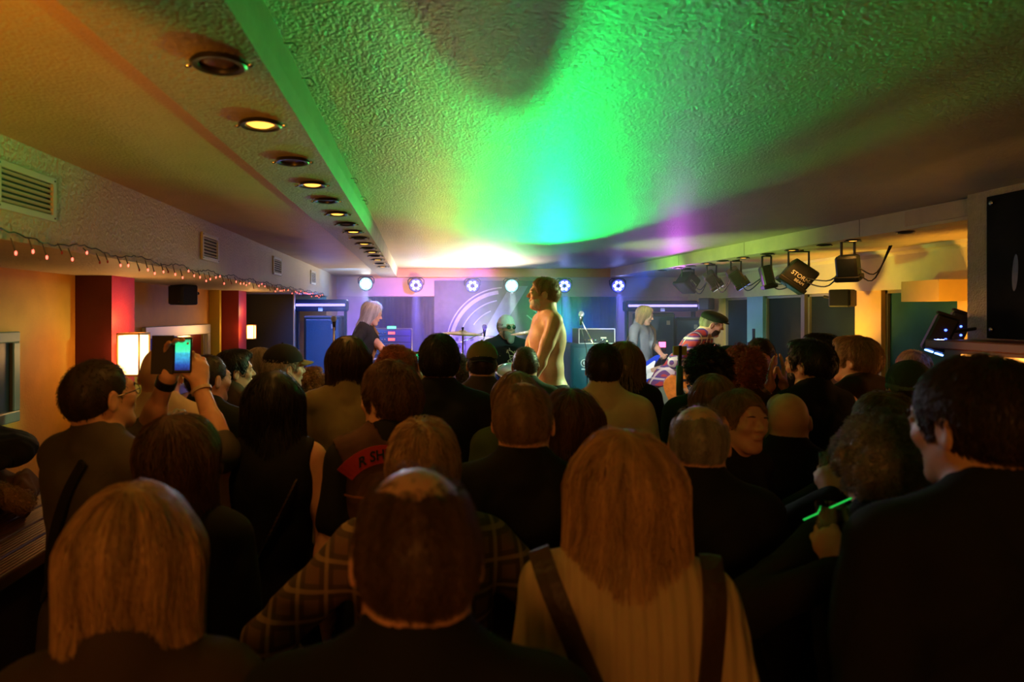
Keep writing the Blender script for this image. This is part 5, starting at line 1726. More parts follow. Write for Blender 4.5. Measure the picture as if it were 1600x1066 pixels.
# low combo behind the bassist's legs
e = empty('combo_amplifier', (P_(1043, 600, 8.6).x, 8.6, SZ), 0, 'pinkish combo amplifier standing behind the legs of the bassist', 'amplifier')
MB().box((-.26, 0, 0), (.30, .35, .72), .02).obj('cabinet', mat('combo_tolex', (.30, .13, .09), .6), e)
MB().box((-.22, -.01, .06), (.26, .0, .52), .006).obj('speaker_cloth', mat('combo_cloth', (.36, .17, .13), .8, bump=.5, bscale=200), e)
for q in range(5): MB().lathe([(.012, 0), (.010, .016), (.0001, .016)], 12, (-.18 + q * .08, 0, .62), (0, -1, 0)).obj('knob', metal_dark, e, True)
e = empty('tuner_display', (P_(1036, 541, 8.3).x, 8.35, SZ), 0, 'floor stand with a glowing pink red display right of the bassist', 'display')
MB().tube([(0, 0, 0), (0, 0, 1.10)], .012, 8).obj('stand', metal_dark, e)
MB().lathe([(.10, 0), (.09, .015), (.015, .03)], 18).obj('base', metal_dark, e, True)
MB().box((-.055, -.02, 1.05), (.055, .02, 1.20), .008).obj('case', black_m, e)
MB().box((-.045, -.024, 1.11), (.045, -.02, 1.18)).obj('screen', emat('pink_display', (1, .1, .25), 5), e)

# ---- microphone stands
def mic_stand(px_base, y, px_top, py_top, label, boom=None, z0=SZ):
    b0 = P_(px_base, 500, y); t0 = P_(px_top, py_top, y)
    e = empty('microphone_stand', (b0.x, y, z0), 0, label, 'microphone stand')
    tx, tz = t0.x - b0.x, t0.z - z0
    m = MB(); m.lathe([(.13, 0), (.13, .012), (.03, .022), (.018, .05)], 24); m.obj('round_base', metal_dark, e, 'auto')
    if boom:
        j = Vector((boom[0], boom[1], boom[2]))
        MB().tube([(0, 0, .02), (0, 0, j.z)], .011, 10).obj('pole', chrome, e, True)
        MB().tube([(0 - (tx - 0) * .45, 0, j.z - (tz - j.z) * .45), (tx, 0, tz)], .007, 8).obj('boom_arm', chrome, e, True)
        MB().sphere((0, 0, j.z), .022, 12, 8).obj('boom_joint', metal_dark, e, True)
    else:
        MB().tube([(0, 0, .02), (tx * .5, 0, tz * .5)], .013, 10).obj('pole', chrome, e, True)
        MB().tube([(tx * .5, 0, tz * .5 - .04), (tx, 0, tz - .02)], .009, 10).obj('upper_pole', steel, e, True)
        MB().tube([(tx * .5, 0, tz * .5 - .05), (tx * .5, 0, tz * .5 + .02)], .019, 10).obj('clutch', metal_dark, e, True)
    c = MB(); c.tube([(tx, .02, tz - .05), (tx, -.01, tz + .04)], [.013, .019], 12); mic = c.obj('microphone', metal_dark, e, True)
    MB().sphere((tx, -.015, tz + .06), (.029, .029, .032), 16, 10).obj('microphone_grille', mat('mic_mesh', (.65, .65, .68), .3, metal=1.0, bump=1.0, bscale=400, kind='voronoi'), mic, True)
    MB().tube([(tx, .02, tz - .05), (tx * .8 + .03, .02, tz - .3), (tx * .4 - .02, .015, tz * .5), (.02, .0, .2), (.1, .0, .01)], .004, 6).obj('cable', wire_m, e, True)
mic_stand(516, 6.2, 522, 508, 'straight microphone stand in front of the left loudspeaker')
mic_stand(930, 6.6, 908, 500, 'boom microphone stand in front of the bass amplifier', (0, 0, 1.20))
mic_stand(700, 7.4, 757, 519, 'low microphone stand beside the drum kit', (0, 0, 1.15))

# ---- drum kit (built facing the crowd)
RZ = .62
tag(MB().box((.22, 5.75, SZ), (2.1, 7.9, RZ), .01).obj('drum_riser', [mat('riser_carpet', (.05, .05, .08), .9)]), 'low dark carpeted riser under the drum kit', 'riser')
blue_lac = mat('blue_drum_lacquer', (.02, .10, .75), .25, coat=.6, var=.2, vscale=60)
hoopm = mat('white_hoop', (.75, .72, .8), .3)
head_m = mat('drum_head_skin', (.8, .8, .82), .45)
def drum(name, c, r, d, axis, label, cat='drum', hm=head_m, lugs=8):
    e = empty(name, c, 0, label, cat); ax = Vector(axis).normalized()
    MB().lathe([(r, -d/2), (r, d/2)], 32, (0, 0, 0), ax).obj('shell', blue_lac, e, 'auto')
    for s in (-1, 1):
        MB().lathe([(r + .012, -.014), (r + .014, 0), (r + .012, .014), (r - .006, .014), (r - .006, -.014), (r + .012, -.014)], 32, ax * (s * d/2), ax).obj('hoop', hoopm if r > .25 else chrome, e, True)
        MB().lathe([(r - .004, 0), (.0001, .002 * s)], 32, ax * (s * (d/2 + .004)), ax).obj('drum_head', hm, e, True)
    q = Vector((0, 0, 1)).rotation_difference(ax)
    for k in range(lugs):
        w = 2 * math.pi * k / lugs; p = q @ Vector((math.cos(w) * (r + .012), math.sin(w) * (r + .012), 0))
        MB().tube([p - ax * d * .42, p + ax * d * .42], .006, 6).obj('tension_rod', chrome, e, True)
    return e
bx_ = P_(772, 600, 5.95).x
drum('bass_drum', (bx_ + .02, 6.15, RZ + .30), .285, .42, (0, -1, 0), 'blue bass drum with a white hoop in front of the drummer', hm=mat('blue_front_head', (.02, .16, .75), .35))
for s in (-1, 1):
    pass
drum('tom_drum', (bx_ - .16, 6.25, RZ + .72), .15, .20, (.1, -.35, .94), 'left small blue tom above the bass drum')
drum('tom_drum', (bx_ + .22, 6.25, RZ + .72), .16, .22, (-.1, -.35, .94), 'right small blue tom above the bass drum')
drum('floor_tom', (bx_ - .48, 6.65, RZ + .36), .21, .40, (0, 0, 1), 'blue floor tom at the left of the drum kit')
drum('snare_drum', (bx_ + .42, 6.72, RZ + .52), .175, .14, (0, -.1, 1), 'shallow snare drum at the right of the drum kit')
for (a, l) in (((bx_ - .48, 6.65, RZ), .16), ((bx_ + .42, 6.72, RZ), .45)):
    e = empty('drum_stand', a, 0, 'chrome legs under the %s' % ('floor tom' if l < .2 else 'snare drum'), 'stand')
    for k in range(3):
        w = 2 * math.pi * k / 3; MB().tube([(.16 * math.cos(w), .16 * math.sin(w), .0), (.05 * math.cos(w), .05 * math.sin(w), l)], .008, 8).obj('leg', chrome, e, True)
brass = mat('cymbal_brass', (.75, .62, .35), .2, metal=1.0, bump=.3, bscale=150)
def cymbal(px, py, y, r, tilt, label):
    p_ = P_(px, py, y); e = empty('cymbal_stand', (p_.x, y, RZ), 0, label, 'cymbal'); z = p_.z - RZ
    ax = Vector((tilt[0], tilt[1], 1)).normalized()
    MB().lathe([(.008, .022), (.03, .018), (.045, .004), (r * .6, -.006), (r, -.018), (r, -.0195), (r * .6, -.008), (.043, .002), (.028, .015), (.008, .019)], 36, (0, 0, z), ax).obj('cymbal', brass, e, True)
    MB().tube([(0, 0, .28), (0, 0, z + .03)], .009, 10).obj('pole', chrome, e, True)
    MB().tube([(0, 0, z + .025), (0, 0, z + .05)], .012, 8).obj('wing_nut', metal_dark, e, True)
    for k in range(3):
        w = 2 * math.pi * k / 3 + .4; MB().tube([(.24 * math.cos(w), .24 * math.sin(w), .01), (0, 0, .34)], .008, 8).obj('leg', chrome, e, True)
cymbal(723, 519, 6.35, .20, (.05, -.06), 'left crash cymbal on a chrome stand, edge on')
cymbal(832, 517, 6.3, .22, (-.10, -.03), 'right cymbal between the drummer and the singer')
cymbal(861, 530, 6.9, .18, (0, -.05), 'cymbal behind the singer')

# ---- the band
DS = person('singer', 848, 423, 4.80, yaw=96, hyaw=-10, hpitch=4, lean=3, floor=SZ, hair='short', hc='sandy', hairlen=.016, shirt=None, b=1.10, belly=1.16, skin='pale', pants=('black_trousers', (.012, .012, .014)), res=.95, h=1.84,
            armL=(-.14, .30, .86, -.6, -.9, -.1), armR=(.08, .32, .84, .6, -.9, -.1), dL=(.35, .25, -1), dR=(-.25, .2, -1), nL=(.6, -.6, 0), nR=(-.6, -.6, 0), curlL=.6, curlR=.6,
            label='bare chested singer in black trousers at the stage front, profile to the left')
beard(DS, 'white', .008, 500)
u, hh = DS['up'], DS['h']
MB().tube([tuple(V3(.158 * 1.02 * math.cos(w), -.005 + .12 * 1.06 * math.sin(w), .548 * hh)) for w in [2 * math.pi * k / 32 for k in range(33)]], .012, 8, False).obj('belt', leather, DS['root'], True)

DD = person('drummer', 792, 494, 6.95, yaw=180, hyaw=22, floor=RZ, h=1.80, sit=.43, hair='short', hc='grey', hat=True, b=1.12, belly=1.15, shirt=('black_band_shirt', (.012, .014, .015)), sleeve='short', res=1.1,
            armL=(-.32, .34, .80, -1, -.2, -.6), armR=(.26, .40, .78, 1, -.2, -.6), dL=(.3, 1, -.1), dR=(-.3, 1, -.1), nL=(.0, 0, -1), nR=(0, 0, -1), curlL=.95, curlR=.95, legs=[((-.24, .42, .52), (-.24, .40, .085)), ((.24, .42, .52), (.24, .42, .085))],
            label='drummer with a long grey beard and white cap, black shirt with a pentagram')
beard(DD, 'grey', .03, 1600, .055)
beanie(DD, mat('white_knit', (.85, .83, .8), .9, bump=.6, bscale=80))
glasses(DD, dark=True)
u, hh = DD['up'], DD['h']; wp = cloth_m('white_print', (.75, .75, .72)); og = u(0, .3, .735 * hh)
og = og
def star(D, vol, og, r):
    pts = [(r * math.cos(2 * math.pi * k / 28), r * math.sin(2 * math.pi * k / 28)) for k in range(29)]
    V, f = band_uv(pts, .012, 40); lay_on(D, vol, V, f, 'print_ring', wp, og, (-1, 0, 0), (0, 0, 1), (0, 1, 0), .002, warp=0)
    for k in range(5):
        a0 = math.pi / 2 + 2 * math.pi * k / 5; a1 = a0 + 4 * math.pi / 5
        V, f = band_uv([(r * math.cos(a0), r * math.sin(a0)), (r * math.cos(a1), r * math.sin(a1))], .010, 14)
        lay_on(D, vol, V, f, 'print_star', wp, og, (-1, 0, 0), (0, 0, 1), (0, 1, 0), .0035, warp=0)
    for k in range(10):
        w = 2 * math.pi * k / 10; V, f = band_uv([(r * 1.05 * math.cos(w), r * 1.05 * math.sin(w)), (r * 1.28 * math.cos(w + .12), r * 1.28 * math.sin(w + .12))], .012, 5)
        lay_on(D, vol, V, f, 'print_spike', wp, og, (-1, 0, 0), (0, 0, 1), (0, 1, 0), .002, warp=0)
star(DD, DD['shirt_vol'], og + V3(0, 0, .01), .085)
for sg in (-1, 1):
    S, E, W, hd, n_, cu = DD['arms'][sg]; h0 = wpt(DD, W + hd * .07)
    o = MB().tube([(0, .14, -.03), (sg * -.0, -.30, .02)], [.008, .0055], 8).obj('drumstick', mat('stick_wood', (.6, .42, .22), .5), None, True, h0)
    tag(o, 'wooden drumstick in the %s hand of the drummer' % ('left' if sg < 0 else 'right'), 'drumstick')
e = empty('drum_stool', (DD['pos'][0], DD['pos'][1] + .02, RZ), 0, 'round black stool under the drummer', 'stool')
MB().lathe([(.0001, .40), (.16, .40), (.17, .43), (.16, .46), (.0001, .46)], 24).obj('seat', black_m, e, 'auto')
MB().tube([(0, 0, .12), (0, 0, .40)], .015, 8).obj('post', chrome, e, True)
for k in range(3):
    w = 2 * math.pi * k / 3; MB().tube([(.22 * math.cos(w), .22 * math.sin(w), 0.01), (0, 0, .2)], .010, 8).obj('leg', chrome, e, True)

# guitars: x runs up the neck, z across the body, y is the thickness (front faces -y)
def outline(pts, n=4):
    """closed Catmull-Rom through the points"""
    out = []; N = len(pts)
    for i in range(N):
        p0, p1, p2, p3 = [np.array(pts[(i + k - 1) % N], float) for k in range(4)]
        for j in range(n):
            t = j / n
            out.append(tuple(.5 * ((2*p1) + (-p0 + p2) * t + (2*p0 - 5*p1 + 4*p2 - p3) * t*t + (-p0 + 3*p1 - 3*p2 + p3) * t**3)))
    return out
def guitar(name, label, body_c, guard_c, origin, neck_to, bass=True, hollow=False, roll=0.0, sc=1.0):
    e = empty(name, origin, 0, label, 'guitar')
    x = (Vector(neck_to) - Vector(origin)).normalized(); y = Vector((0, 1, 0)); y = (y - x * y.dot(x)).normalized(); z = x.cross(y)
    M = Matrix((x, y, z)).transposed()
    e.rotation_euler = (M @ Matrix.Rotation(roll, 3, 'X')).to_euler(); e.scale = (sc, sc, sc)
    if hollow:
        ol = outline([(-.26, 0), (-.24, .13), (-.14, .18), (-.03, .125), (.06, .14), (.14, .11), (.13, .045), (.16, .02), (.16, -.03), (.11, -.10), (.14, -.14), (.05, -.14), (-.03, -.125), (-.14, -.18), (-.24, -.13)])
    else:
        ol = outline([(-.20, .0), (-.19, .11), (-.12, .165), (-.02, .125), (.06, .125), (.20, .165), (.25, .14), (.17, .075), (.13, .03), (.13, -.03), (.15, -.08), (.165, -.125), (.09, -.135), (.01, -.115), (-.06, -.15), (-.14, -.155), (-.19, -.09)])
    k = .042 if hollow else .022
    m = MB(); m.prism(ol, -k + .005, k - .005, 'xz'); m.prism([(a * .975, b_ * .96) for a, b_ in ol], -k, k, 'xz'); m.obj('guitar_body', body_c, e, 'auto')
    if guard_c:
        g_ = outline([(-.13, -.02), (-.14, -.09), (-.10, -.125), (-.04, -.10), (.03, -.09), (.12, -.105), (.13, -.06), (.13, .03), (.17, .09), (.15, .105), (.06, .075), (-.02, .06), (-.08, .03)])
        MB().prism(g_, -k - .004, -k, 'xz').obj('pickguard', guard_c, e)
    if hollow:
        for s in (-1, 1): MB().prism(outline([(-.12, s*.10), (-.08, s*.115), (-.01, s*.09), (-.03, s*.075), (-.08, s*.09)]), -k - .002, -k, 'xz').obj('sound_hole', black_m, e)
    L_ = .80 if bass else .62
    MB().box((.08, -k - .012, -.026), (L_, -.0, .026), .006).obj('neck', mat('maple_neck', (.62, .38, .20), .4), e)
    MB().box((.10, -k - .016, -.027), (L_, -k - .011, .027)).obj('fretboard', mat('rosewood_board', (.55, .36, .25) if bass else (.16, .08, .05), .5), e)
    m = MB()
    for i in range(16): xx = .14 + (L_ - .16) * (1 - .944 ** i) / (1 - .944 ** 16); m.box((xx, -k - .018, -.026), (xx + .002, -k - .015, .026))
    m.obj('frets', chrome, e)
    MB().prism(outline([(L_ - .01, .026), (L_ + .05, .05), (L_ + .15, .045), (L_ + .19, .02), (L_ + .17, -.03), (L_ + .06, -.045), (L_ - .01, -.026)], 3), -k - .006, -k + .010, 'xz').obj('headstock', body_c if hollow else mat('maple_head', (.6, .38, .2), .4), e)
    n_ = 4 if bass else 6
    for i in range(n_):
        xx = L_ + .03 + .13 * i / (n_ - 1)
        MB().tube([(xx, -k, .045), (xx, -k, .075)], [.004, .010], 8).obj('tuning_peg', chrome, e, True)
        zz = -.018 + .036 * i / (n_ - 1)
        MB().tube([(-.10, -k - .016, zz), (L_ + .02, -k - .020, zz)], .0011 if bass else .0007, 4).obj('string', steel, e)
    MB().box((-.13, -k - .018, -.035), (-.09, -k, .035), .004).obj('bridge', chrome, e)
    for q in ((-.02,) if bass else (-.05, .05)):
        MB().box((q, -k - .014, -.04), (q + .032, -k, .04), .004).obj('pickup', black_m, e)
    for i in range(3): MB().lathe([(.010, 0), (.009, .014), (.0001, .014)], 12, (-.10 + i * .03, -k, -.10 - .012 * i), (0, -1, 0)).obj('control_knob', chrome, e, True)
    return e

a_ = local_of(1008, 479, 8.20, -134, SZ, 1000, 578, 7.86); b_ = local_of(1008, 479, 8.20, -134, SZ, 1047, 566, 7.80)
DB = person('bassist', 1008, 479, 8.20, yaw=-134, hyaw=12, hpitch=-16, floor=SZ, hair='bob', hc='blond', b=.98, shirt=('grey_open_shirt', (.20, .21, .23)), sleeve='elbow', pants=('blue_jeans', (.05, .10, .20)), res=1.1, hairlen=.10,
            armR=(*a_, .9, -.6, -.5), armL=(*b_, -.9, -.3, -1), nR=(-.2, -.9, .0), nL=(.2, -.4, 1), curlR=.7, curlL=.9, label='bassist with chin long grey blond hair, grey shirt and jeans playing a blue bass', foot_yaw=10)
bo = guitar('bass_guitar', 'blue electric bass with white pickguard hanging from the bassist', mat('blue_bass_lacquer', (.01, .05, .55), .2, coat=.7), mat('white_pickguard', (.85, .85, .85), .35),
            P_(1007, 582, 7.82), P_(1094, 556, 7.72), True, False, R(-8), .95)
u, hh = DB['up'], DB['h']
q = [(-.02, .10, .80), (-.08, .04, .842), (-.11, -.03, .835), (-.06, -.10, .80), (.10, -.13, .70), (.20, -.10, .60)]
MB().tube([tuple(u(x * 1.0, y * 1.25 + (.03 if y > 0 else -.02), z * hh + .01)) for x, y, z in [(.10, .13, .66), (.02, .135, .73), (-.06, .10, .80), (-.10, .03, .845), (-.10, -.05, .84), (-.04, -.11, .78), (.08, -.13, .68), (.17, -.09, .60)]], .016, 8, True, .35).obj('guitar_strap', leather, DB['root'], True)
MB().tube([tuple(u(x, y, z * hh)) for x, y, z in [(0, .145, .60), (0, .142, .70), (.005, .115, .79)]], .006, 6).obj('button_placket', cloth_m('shirt_placket', (.12, .12, .14)), DB['root'], True)

a_ = local_of(582, 483, 6.75, -96, SZ, 592, 578, 6.45); b_ = local_of(582, 483, 6.75, -96, SZ, 634, 560, 6.42)
DG = person('guitarist', 582, 483, 6.75, yaw=-96, hyaw=-2, hpitch=-14, lean=10, floor=SZ, h=1.70, hair='wavy', hc='white', b=.98, shirt=('black_band_tee', (.012, .014, .016)), sleeve='short', pants=('black_jeans', (.012, .012, .015)), res=1.1, hairlen=.10,
            armR=(*a_, .9, -.6, -.5), armL=(*b_, -.9, -.3, -1), nR=(-.4, -.9, .0), nL=(.2, -.4, 1), curlR=.7, curlL=.8, skin='pale', label='guitarist with shoulder long hair and black shirt, head bowed, left side of the stage')
guitar('electric_guitar', 'pale electric guitar of the left guitarist, neck pointing up to the right', mat('cream_guitar_lacquer', (.6, .52, .42), .25, coat=.6), mat('white_pickguard', (.85, .85, .85), .35), P_(600, 582, 6.42), P_(648, 556, 6.36), False, False, R(-8), .9)
MB().tube([tuple(DG['up'](x, y, z * DG['h'])) for x, y, z in [(.14, .13, .62), (.02, .145, .73), (-.07, .11, .80), (-.105, .03, .848), (-.10, -.05, .84), (-.02, -.12, .76), (.12, -.13, .64)]], .022, 8, True, .3).obj('guitar_strap', mat('ochre_strap', (.25, .14, .05), .6), DG['root'], True)

a_ = local_of(1113, 507, 6.3, -132, SZ, 1142, 600, 6.12); b_ = local_of(1113, 507, 6.3, -132, SZ, 1180, 585, 6.02)
DP = person('plaidband', 1113, 507, 6.30, yaw=-132, hyaw=22, hpitch=-2, lean=38, floor=SZ, h=1.71, hair='crop', hc='grey', hat=True, b=1.0, belly=1.05, skin='pale', sleeve='elbow', shirt=('plaid_shirt', (.3, .05, .05)), pants=('green_grey_jeans', (.16, .22, .17)), res=1.1,
            armR=(*a_, .6, -.9, -.2), armL=(*b_, -.9, -.3, -.6), nR=(-.4, -.9, .0), nL=(.2, -.4, 1), curlR=.6, curlL=.8, label='guitarist in plaid shirt and flat cap bending forward over a wooden guitar')
DP['shirt'].data.materials[0] = plaid('plaid_red_blue', (.42, .04, .05), [('X', (.04, .05, .25), 1, .45), ('Z', (.05, .05, .28), 1, .5), ('X', (.75, .70, .70), 1, .92), ('Z', (.75, .70, .70), 1, .92)], 3.0)
flatcap(DP, cloth_m('black_flat_cap', (.012, .014, .014)))
beard(DP, 'dark', .004, 300)
guitar('hollow_guitar', 'orange brown hollow guitar held by the bending plaid guitarist', mat('sunburst_wood', (.75, .25, .04), .25, coat=.6, var=.35, vscale=12), None, P_(1082, 604, 6.02), P_(1150, 578, 5.9), False, True, R(-4), .95)

# ---- phone tripod in front of the stage
t0 = P_(1066, 548, 4.25)
e = empty('camera_tripod', (P_(1062, 560, 4.25).x, 4.25, 0), 0, 'slim tripod with a yellow clamp in front of the plaid guitarist', 'tripod'); zt = t0.z
MB().tube([(0, 0, zt - .55), (0, 0, zt - .02)], .012, 10).obj('centre_column', metal_dark, e, True)
MB().tube([(0, 0, zt - .30), (0, 0, zt - .10)], .022, 10).obj('column_collar', mat('tripod_green', (.05, .12, .06), .5), e, True)
for k, w in enumerate((2.1, -.5, 4.2)):
    l = MB().tube([(0, 0, zt - .42), (.36 * math.cos(w) * .9, -abs(.2 * math.sin(w)) + (.0 if k else 0), .02)], [.013, .009], 8).obj('leg', metal_dark, e, True)
    MB().sphere((.36 * math.cos(w) * .9, -abs(.2 * math.sin(w)), .018), .017, 10, 6).obj('rubber_foot', black_m, l, True)
yb = mat('yellow_bracket', (.35, .30, .04), .5)
MB().box((-.045, -.012, zt - .03), (-.008, .012, zt + .03), .004).obj('clamp', yb, e); MB().box((.008, -.012, zt - .03), (.045, .012, zt + .03), .004).obj('clamp', yb, e)
MB().box((-.010, -.016, zt - .06), (.010, .016, zt + .035), .003).obj('clamp_screw', metal_dark, e)

# ---- moonflower lights hanging at the right
def fixture(px, py, y, d, rot, label, strip=None, text=None, color=None):
    p_ = P(px, py, y); e = empty('effect_light', p_, 0, label, 'stage light')
    zt = ZL + .02 - p_.z
    hs_ = d[2] / 2
    b_ = MB().cbox((0, 0, 0), d, .015).obj('housing', mat('effect_housing', (.018, .022, .024), .4, var=.2, vscale=30), e); b_.rotation_euler = rot
    f_ = MB().box((-d[0]/2 - .012, -d[1]/2 - .012, -d[2]/2 - .03), (d[0]/2 + .012, d[1]/2 + .012, -d[2]/2 + .01), .006).obj('lens_hood', black_m, b_)
    MB().box((-d[0]/2, -d[1]/2, -d[2]/2 - .034), (d[0]/2, d[1]/2, -d[2]/2 - .03)).obj('lens', strip or mat('fixture_lens', (.05, .05, .06), .1), b_)
    if text:
        for i, (s_, sz_) in enumerate(text):
            text_obj('lettering', s_, sz_, mat('white_lettering', (.85, .85, .85), .5), (.01 + .02 * i, -d[1]/2 - .002, -.02 - .045 * i), (R(90), 0, 0), b_, .001)
    w = d[0] / 2 + .014
    MB().tube([(-w*.7, 0, 0), (-w*.7, 0, zt - .02), (w*.7, 0, zt - .02), (w*.7, 0, 0)], .010, 6).obj('yoke', metal_dark, e)
    MB().box((-.03, -.03, zt - .02), (.03, .03, zt)).obj('ceiling_clamp', metal_dark, e)
    return p_
fx = [(1075, 440, 8.3, (.20, .20, .18), (0, R(38), R(20)), 'cube shaped effect light, farthest of the row on the right', None, [('STORM', .035)]),
      (1112, 436, 7.6, (.13, .22, .16), (R(20), R(-35), R(-30)), 'slim effect light with white lit edge, second in the row on the right', emat('white_edge', (.9, .9, 1), 2.5), None),
      (1150, 432, 7.0, (.13, .22, .17), (R(20), R(-35), R(-30)), 'slim effect light with blue lit edge, third in the row on the right', emat('blue_edge', (.2, .3, 1), 4), None),
      (1198, 431, 6.4, (.10, .20, .20), (0, R(-12), R(-20)), 'narrow dark effect light, left of the biggest box light', None, None),
      (1248, 430, 5.9, (.24, .24, .20), (0, R(38), R(-22)), 'biggest box shaped effect light with white lettering', None, [('STORM', .052), ('BEAM', .036)]),
      (1325, 416, 5.1, (.12, .15, .17), (0, R(-15), R(40)), 'small effect light nearest to the viewer at the right end of the row', None, None)]
ends = []
for a in fx:
    ends.append(fixture(*a[:6], strip=a[6], text=a[7]))
ends.append(P(1392, 400, 4.9))
for i in range(len(ends) - 1):
    a, b_ = ends[i], ends[i + 1]
    for k in range(2):
        pts = []
        for j in range(13):
            t = j / 12; p_ = a.lerp(b_, t); p_.z += .06 - (.16 + .05 * k) * math.sin(math.pi * t) + .02 * math.sin(9 * t + i); p_.y += .02 * k - .01; pts.append(p_)
        o = MB().tube(pts, .006, 6).obj('power_cable', wire_m, None, True)
        tag(o, 'pair of black cables sagging between effect light %s and its neighbour on the right' % ['one', 'two', 'three', 'four', 'five', 'six'][i] if False else
            ['black cables between the far cube light and the white edged light', 'black cables between the white edged and the blue edged light', 'black cables between the blue edged light and the narrow dark light',
             'black cables between the narrow dark light and the biggest box light', 'black cables between the biggest box light and the nearest small light', 'black cables from the nearest small light to the ceiling on the right'][i], 'cable', 'cables of effect light gap ' + ['a', 'b', 'c', 'd', 'e', 'f'][i])
# two blue LED wall washers under the poster
for i, (px, py, y) in enumerate([(1468, 522, 3.80), (1492, 516, 4.0)]):
    p_ = P(px, py, y); e = empty('led_washer', p_, R(-30), ['left of the two black lights with blue diodes beside the poster', 'right of the two black lights with blue diodes beside the poster'][i], 'stage light')
    h_ = MB().box((-.055, -.05, -.11), (.055, .05, .11), .012).obj('housing', black_m, e); h_.rotation_euler = (0, R(22), 0)
    for q in (-.03, .02): MB().box((q, -.054, -.118), (q + .035, .0, -.108)).obj('blue_diode_strip', emat('blue_diodes', (.1, .25, 1), 12), h_)
    for q in range(2): MB().sphere((.01 + .02 * q, -.052, .03 - .05 * q), .007, 8, 6).obj('status_light', emat('blue_status', (.05, .1, 1), 8), h_)
    for q in range(4): MB().box((-.06, -.03 + q * .018, .112), (.06, -.024 + q * .018, .125)).obj('cooling_fin', black_m, h_)
    MB().tube([(0, 0, 0), (.16 if i else .30, .02, .06)], .010, 8).obj('wall_arm', metal_dark, e)
light('SPOT', 'blue_washer_beam', P(1468, 533, 3.75), P(1425, 590, 2.62), (.1, .2, 1.0), 12, .03, 26, .5)

# ---- string of small red lamps along the soffit
e = empty('string_lights', (-1.40, 2.0, ZS), 0, 'string of tiny red lamps along the lower edge of the left soffit', 'string lights')
random.seed(9); pts = []
for k in range(260):
    y = k * .0265; pts.append((.006 * math.sin(k * .7), y, .018 + .010 * math.sin(k * .33) + .004 * math.sin(k * 1.9)))
MB().tube(pts, .0028, 5).obj('wire', wire_m, e, True)
bulb = emat('red_bulb', (1.0, .10, .06), 5); bulb_d = mat('red_bulb_off', (.35, .03, .02), .3)
for k in range(72):
    y = .05 + k * .094 + random.uniform(-.02, .02); z = .018 - .012 * (k % 2); dz = random.uniform(-.045, -.01)
    MB().tube([(0, y, z), (.008, y + .012, z + dz)], [.0022, .0030], 5).obj('bulb_socket', wire_m, e)
    MB().sphere((.009, y + .014, z + dz - .006), (.0042, .0042, .008), 8, 6).obj('bulb', bulb if random.random() < .62 else bulb_d, e, True)

# ---- bar counter at the left with coats and a glass
wood = mat('counter_wood', (.075, .03, .018), .35, bump=.4, bscale=3, kind='wave', stretch=(6, .2, 1), var=.4, vscale=4, coat=.2)
e = empty('bar_counter', (-1.87, 1.7, 0), 0, 'dark slatted wooden counter along the left wall', 'counter')
for k in range(7): MB().box((-.42 + k * .123, -1.4, 1.055), (-.42 + k * .123 + .112, 1.75, 1.10), .006).obj('top_slat', wood, e)
MB().box((-.40, -1.38, 0.02), (.34, 1.70, 1.055), .006).obj('front', mat('counter_front', (.02, .012, .010), .6), e)
coat_m = [cloth_m('coat_black', (.012, .010, .010)), cloth_m('coat_brown', (.10, .05, .025)), cloth_m('coat_dark_red', (.07, .02, .012))]
def coat(c, size, rz, label, m_, seed, fur=False):
    e = empty('coat', c, rz, label, 'coat')
    v = Vol(); sx, sy, sz = size
    v.ell((0, 0, sz * .42), (sx * .5, sy * .45, sz * .42), .05); v.cap((-sx*.35, .02, sz*.22), (sx*.38, -.04, sz*.3), sz * .26, sz * .2, .05); v.cap((-sx*.1, -.1*sy, sz*.7), (sx*.42, -.3*sy, sz*.22), sz*.16, sz*.12, .05)
    v.plane((0, 0, -1), 0.0)
    V, Q = surface(v, .010, ((), (), ()), fold_warp(seed, .030, 12)); np_mesh('cloth', V, Q, m_, e)
    if fur:
        v2 = Vol(); v2.cap((sx*.05, -.2*sy, sz*.60), (sx*.42, -.28*sy, sz*.34), .045, .040, .03); V, Q = surface(v2, .008, ((), (), ()), fold_warp(seed, .004, 30))
        sV, sQ, st_ = strands(v2, 1600, .045, .0011, 3, 'curly', V, 6, .4)
        np_mesh('fur_collar', np.concatenate([V, sV]), np.concatenate([Q, sQ + len(V)]), hair_mat('fur', (.30, .17, .08)), e, tint=np.concatenate([np.full(len(V), .4), st_]))
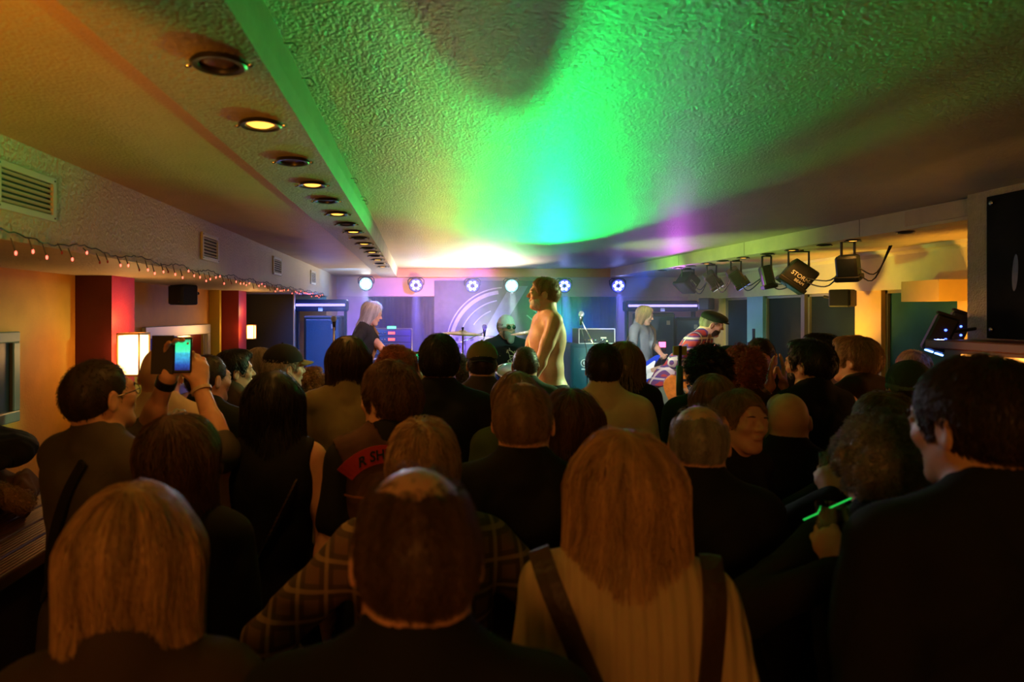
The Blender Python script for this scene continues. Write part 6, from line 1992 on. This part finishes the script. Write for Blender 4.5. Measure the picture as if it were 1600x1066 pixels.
coat((-1.98, 2.85, 1.10), (.52, .42, .24), .2, 'brown coat with a fur trim at the bottom of the coat pile on the counter', coat_m[1], 3, True)
coat((-2.00, 2.86, 1.30), (.50, .40, .24), -.1, 'black coat on top of the pile on the counter', coat_m[0], 5)
coat((-2.02, 2.42, 1.10), (.40, .30, .14), .5, 'dark red garment lying in front of the coat pile on the counter', coat_m[2], 8)
p_ = P(118, 822, 2.72)
e = empty('drinking_glass', (p_.x, p_.y, 1.10), 0, 'short glass with a dark drink on the counter beside the coats', 'glass')
MB().lathe([(.033, 0), (.037, .095), (.0355, .095), (.031, .008), (.0001, .008)], 28).obj('tumbler', mat('clear_glass', (.85, .9, 1.0), .03, trans=1.0), e, True)
MB().lathe([(.0001, .010), (.030, .010), (.0335, .065), (.0001, .065)], 28).obj('drink', mat('dark_drink', (.05, .015, .005), .1), e, True)
h_ = D4['arms'][-1]; p_ = wpt(D4, h_[2] + h_[3] * .075 + h_[4] * .048); p_.z += .05
e = empty('drinking_glass', (p_.x, p_.y, p_.z - .10), 0, 'glass with a green lit straw held low in front of the curly grey head', 'glass')
MB().lathe([(.028, 0), (.034, .12), (.0325, .12), (.027, .008), (.0001, .008)], 24).obj('tumbler', mat('clear_glass', (.85, .9, 1.0), .03, trans=1.0), e, True)
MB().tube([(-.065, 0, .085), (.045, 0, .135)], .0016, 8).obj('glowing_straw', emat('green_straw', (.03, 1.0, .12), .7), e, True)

# ---- thin stage haze in which the light beams show
hz = bpy.data.materials.new('stage_haze'); hz.use_nodes = True
nt = hz.node_tree; nt.nodes.remove(nt.nodes['Principled BSDF'])
vs_ = nt.nodes.new('ShaderNodeVolumeScatter'); vs_.inputs['Color'].default_value = (.9, .9, 1, 1); vs_.inputs['Density'].default_value = .028; vs_.inputs['Anisotropy'].default_value = .2
nt.links.new(vs_.outputs[0], nt.nodes['Material Output'].inputs['Volume'])
tag(MB().box((-1.40, 6.0, .50), (4.0, 10.32, 2.56)).obj('stage_haze', hz), 'thin smoke haze hanging over the back of the stage', 'haze', kind='stuff')
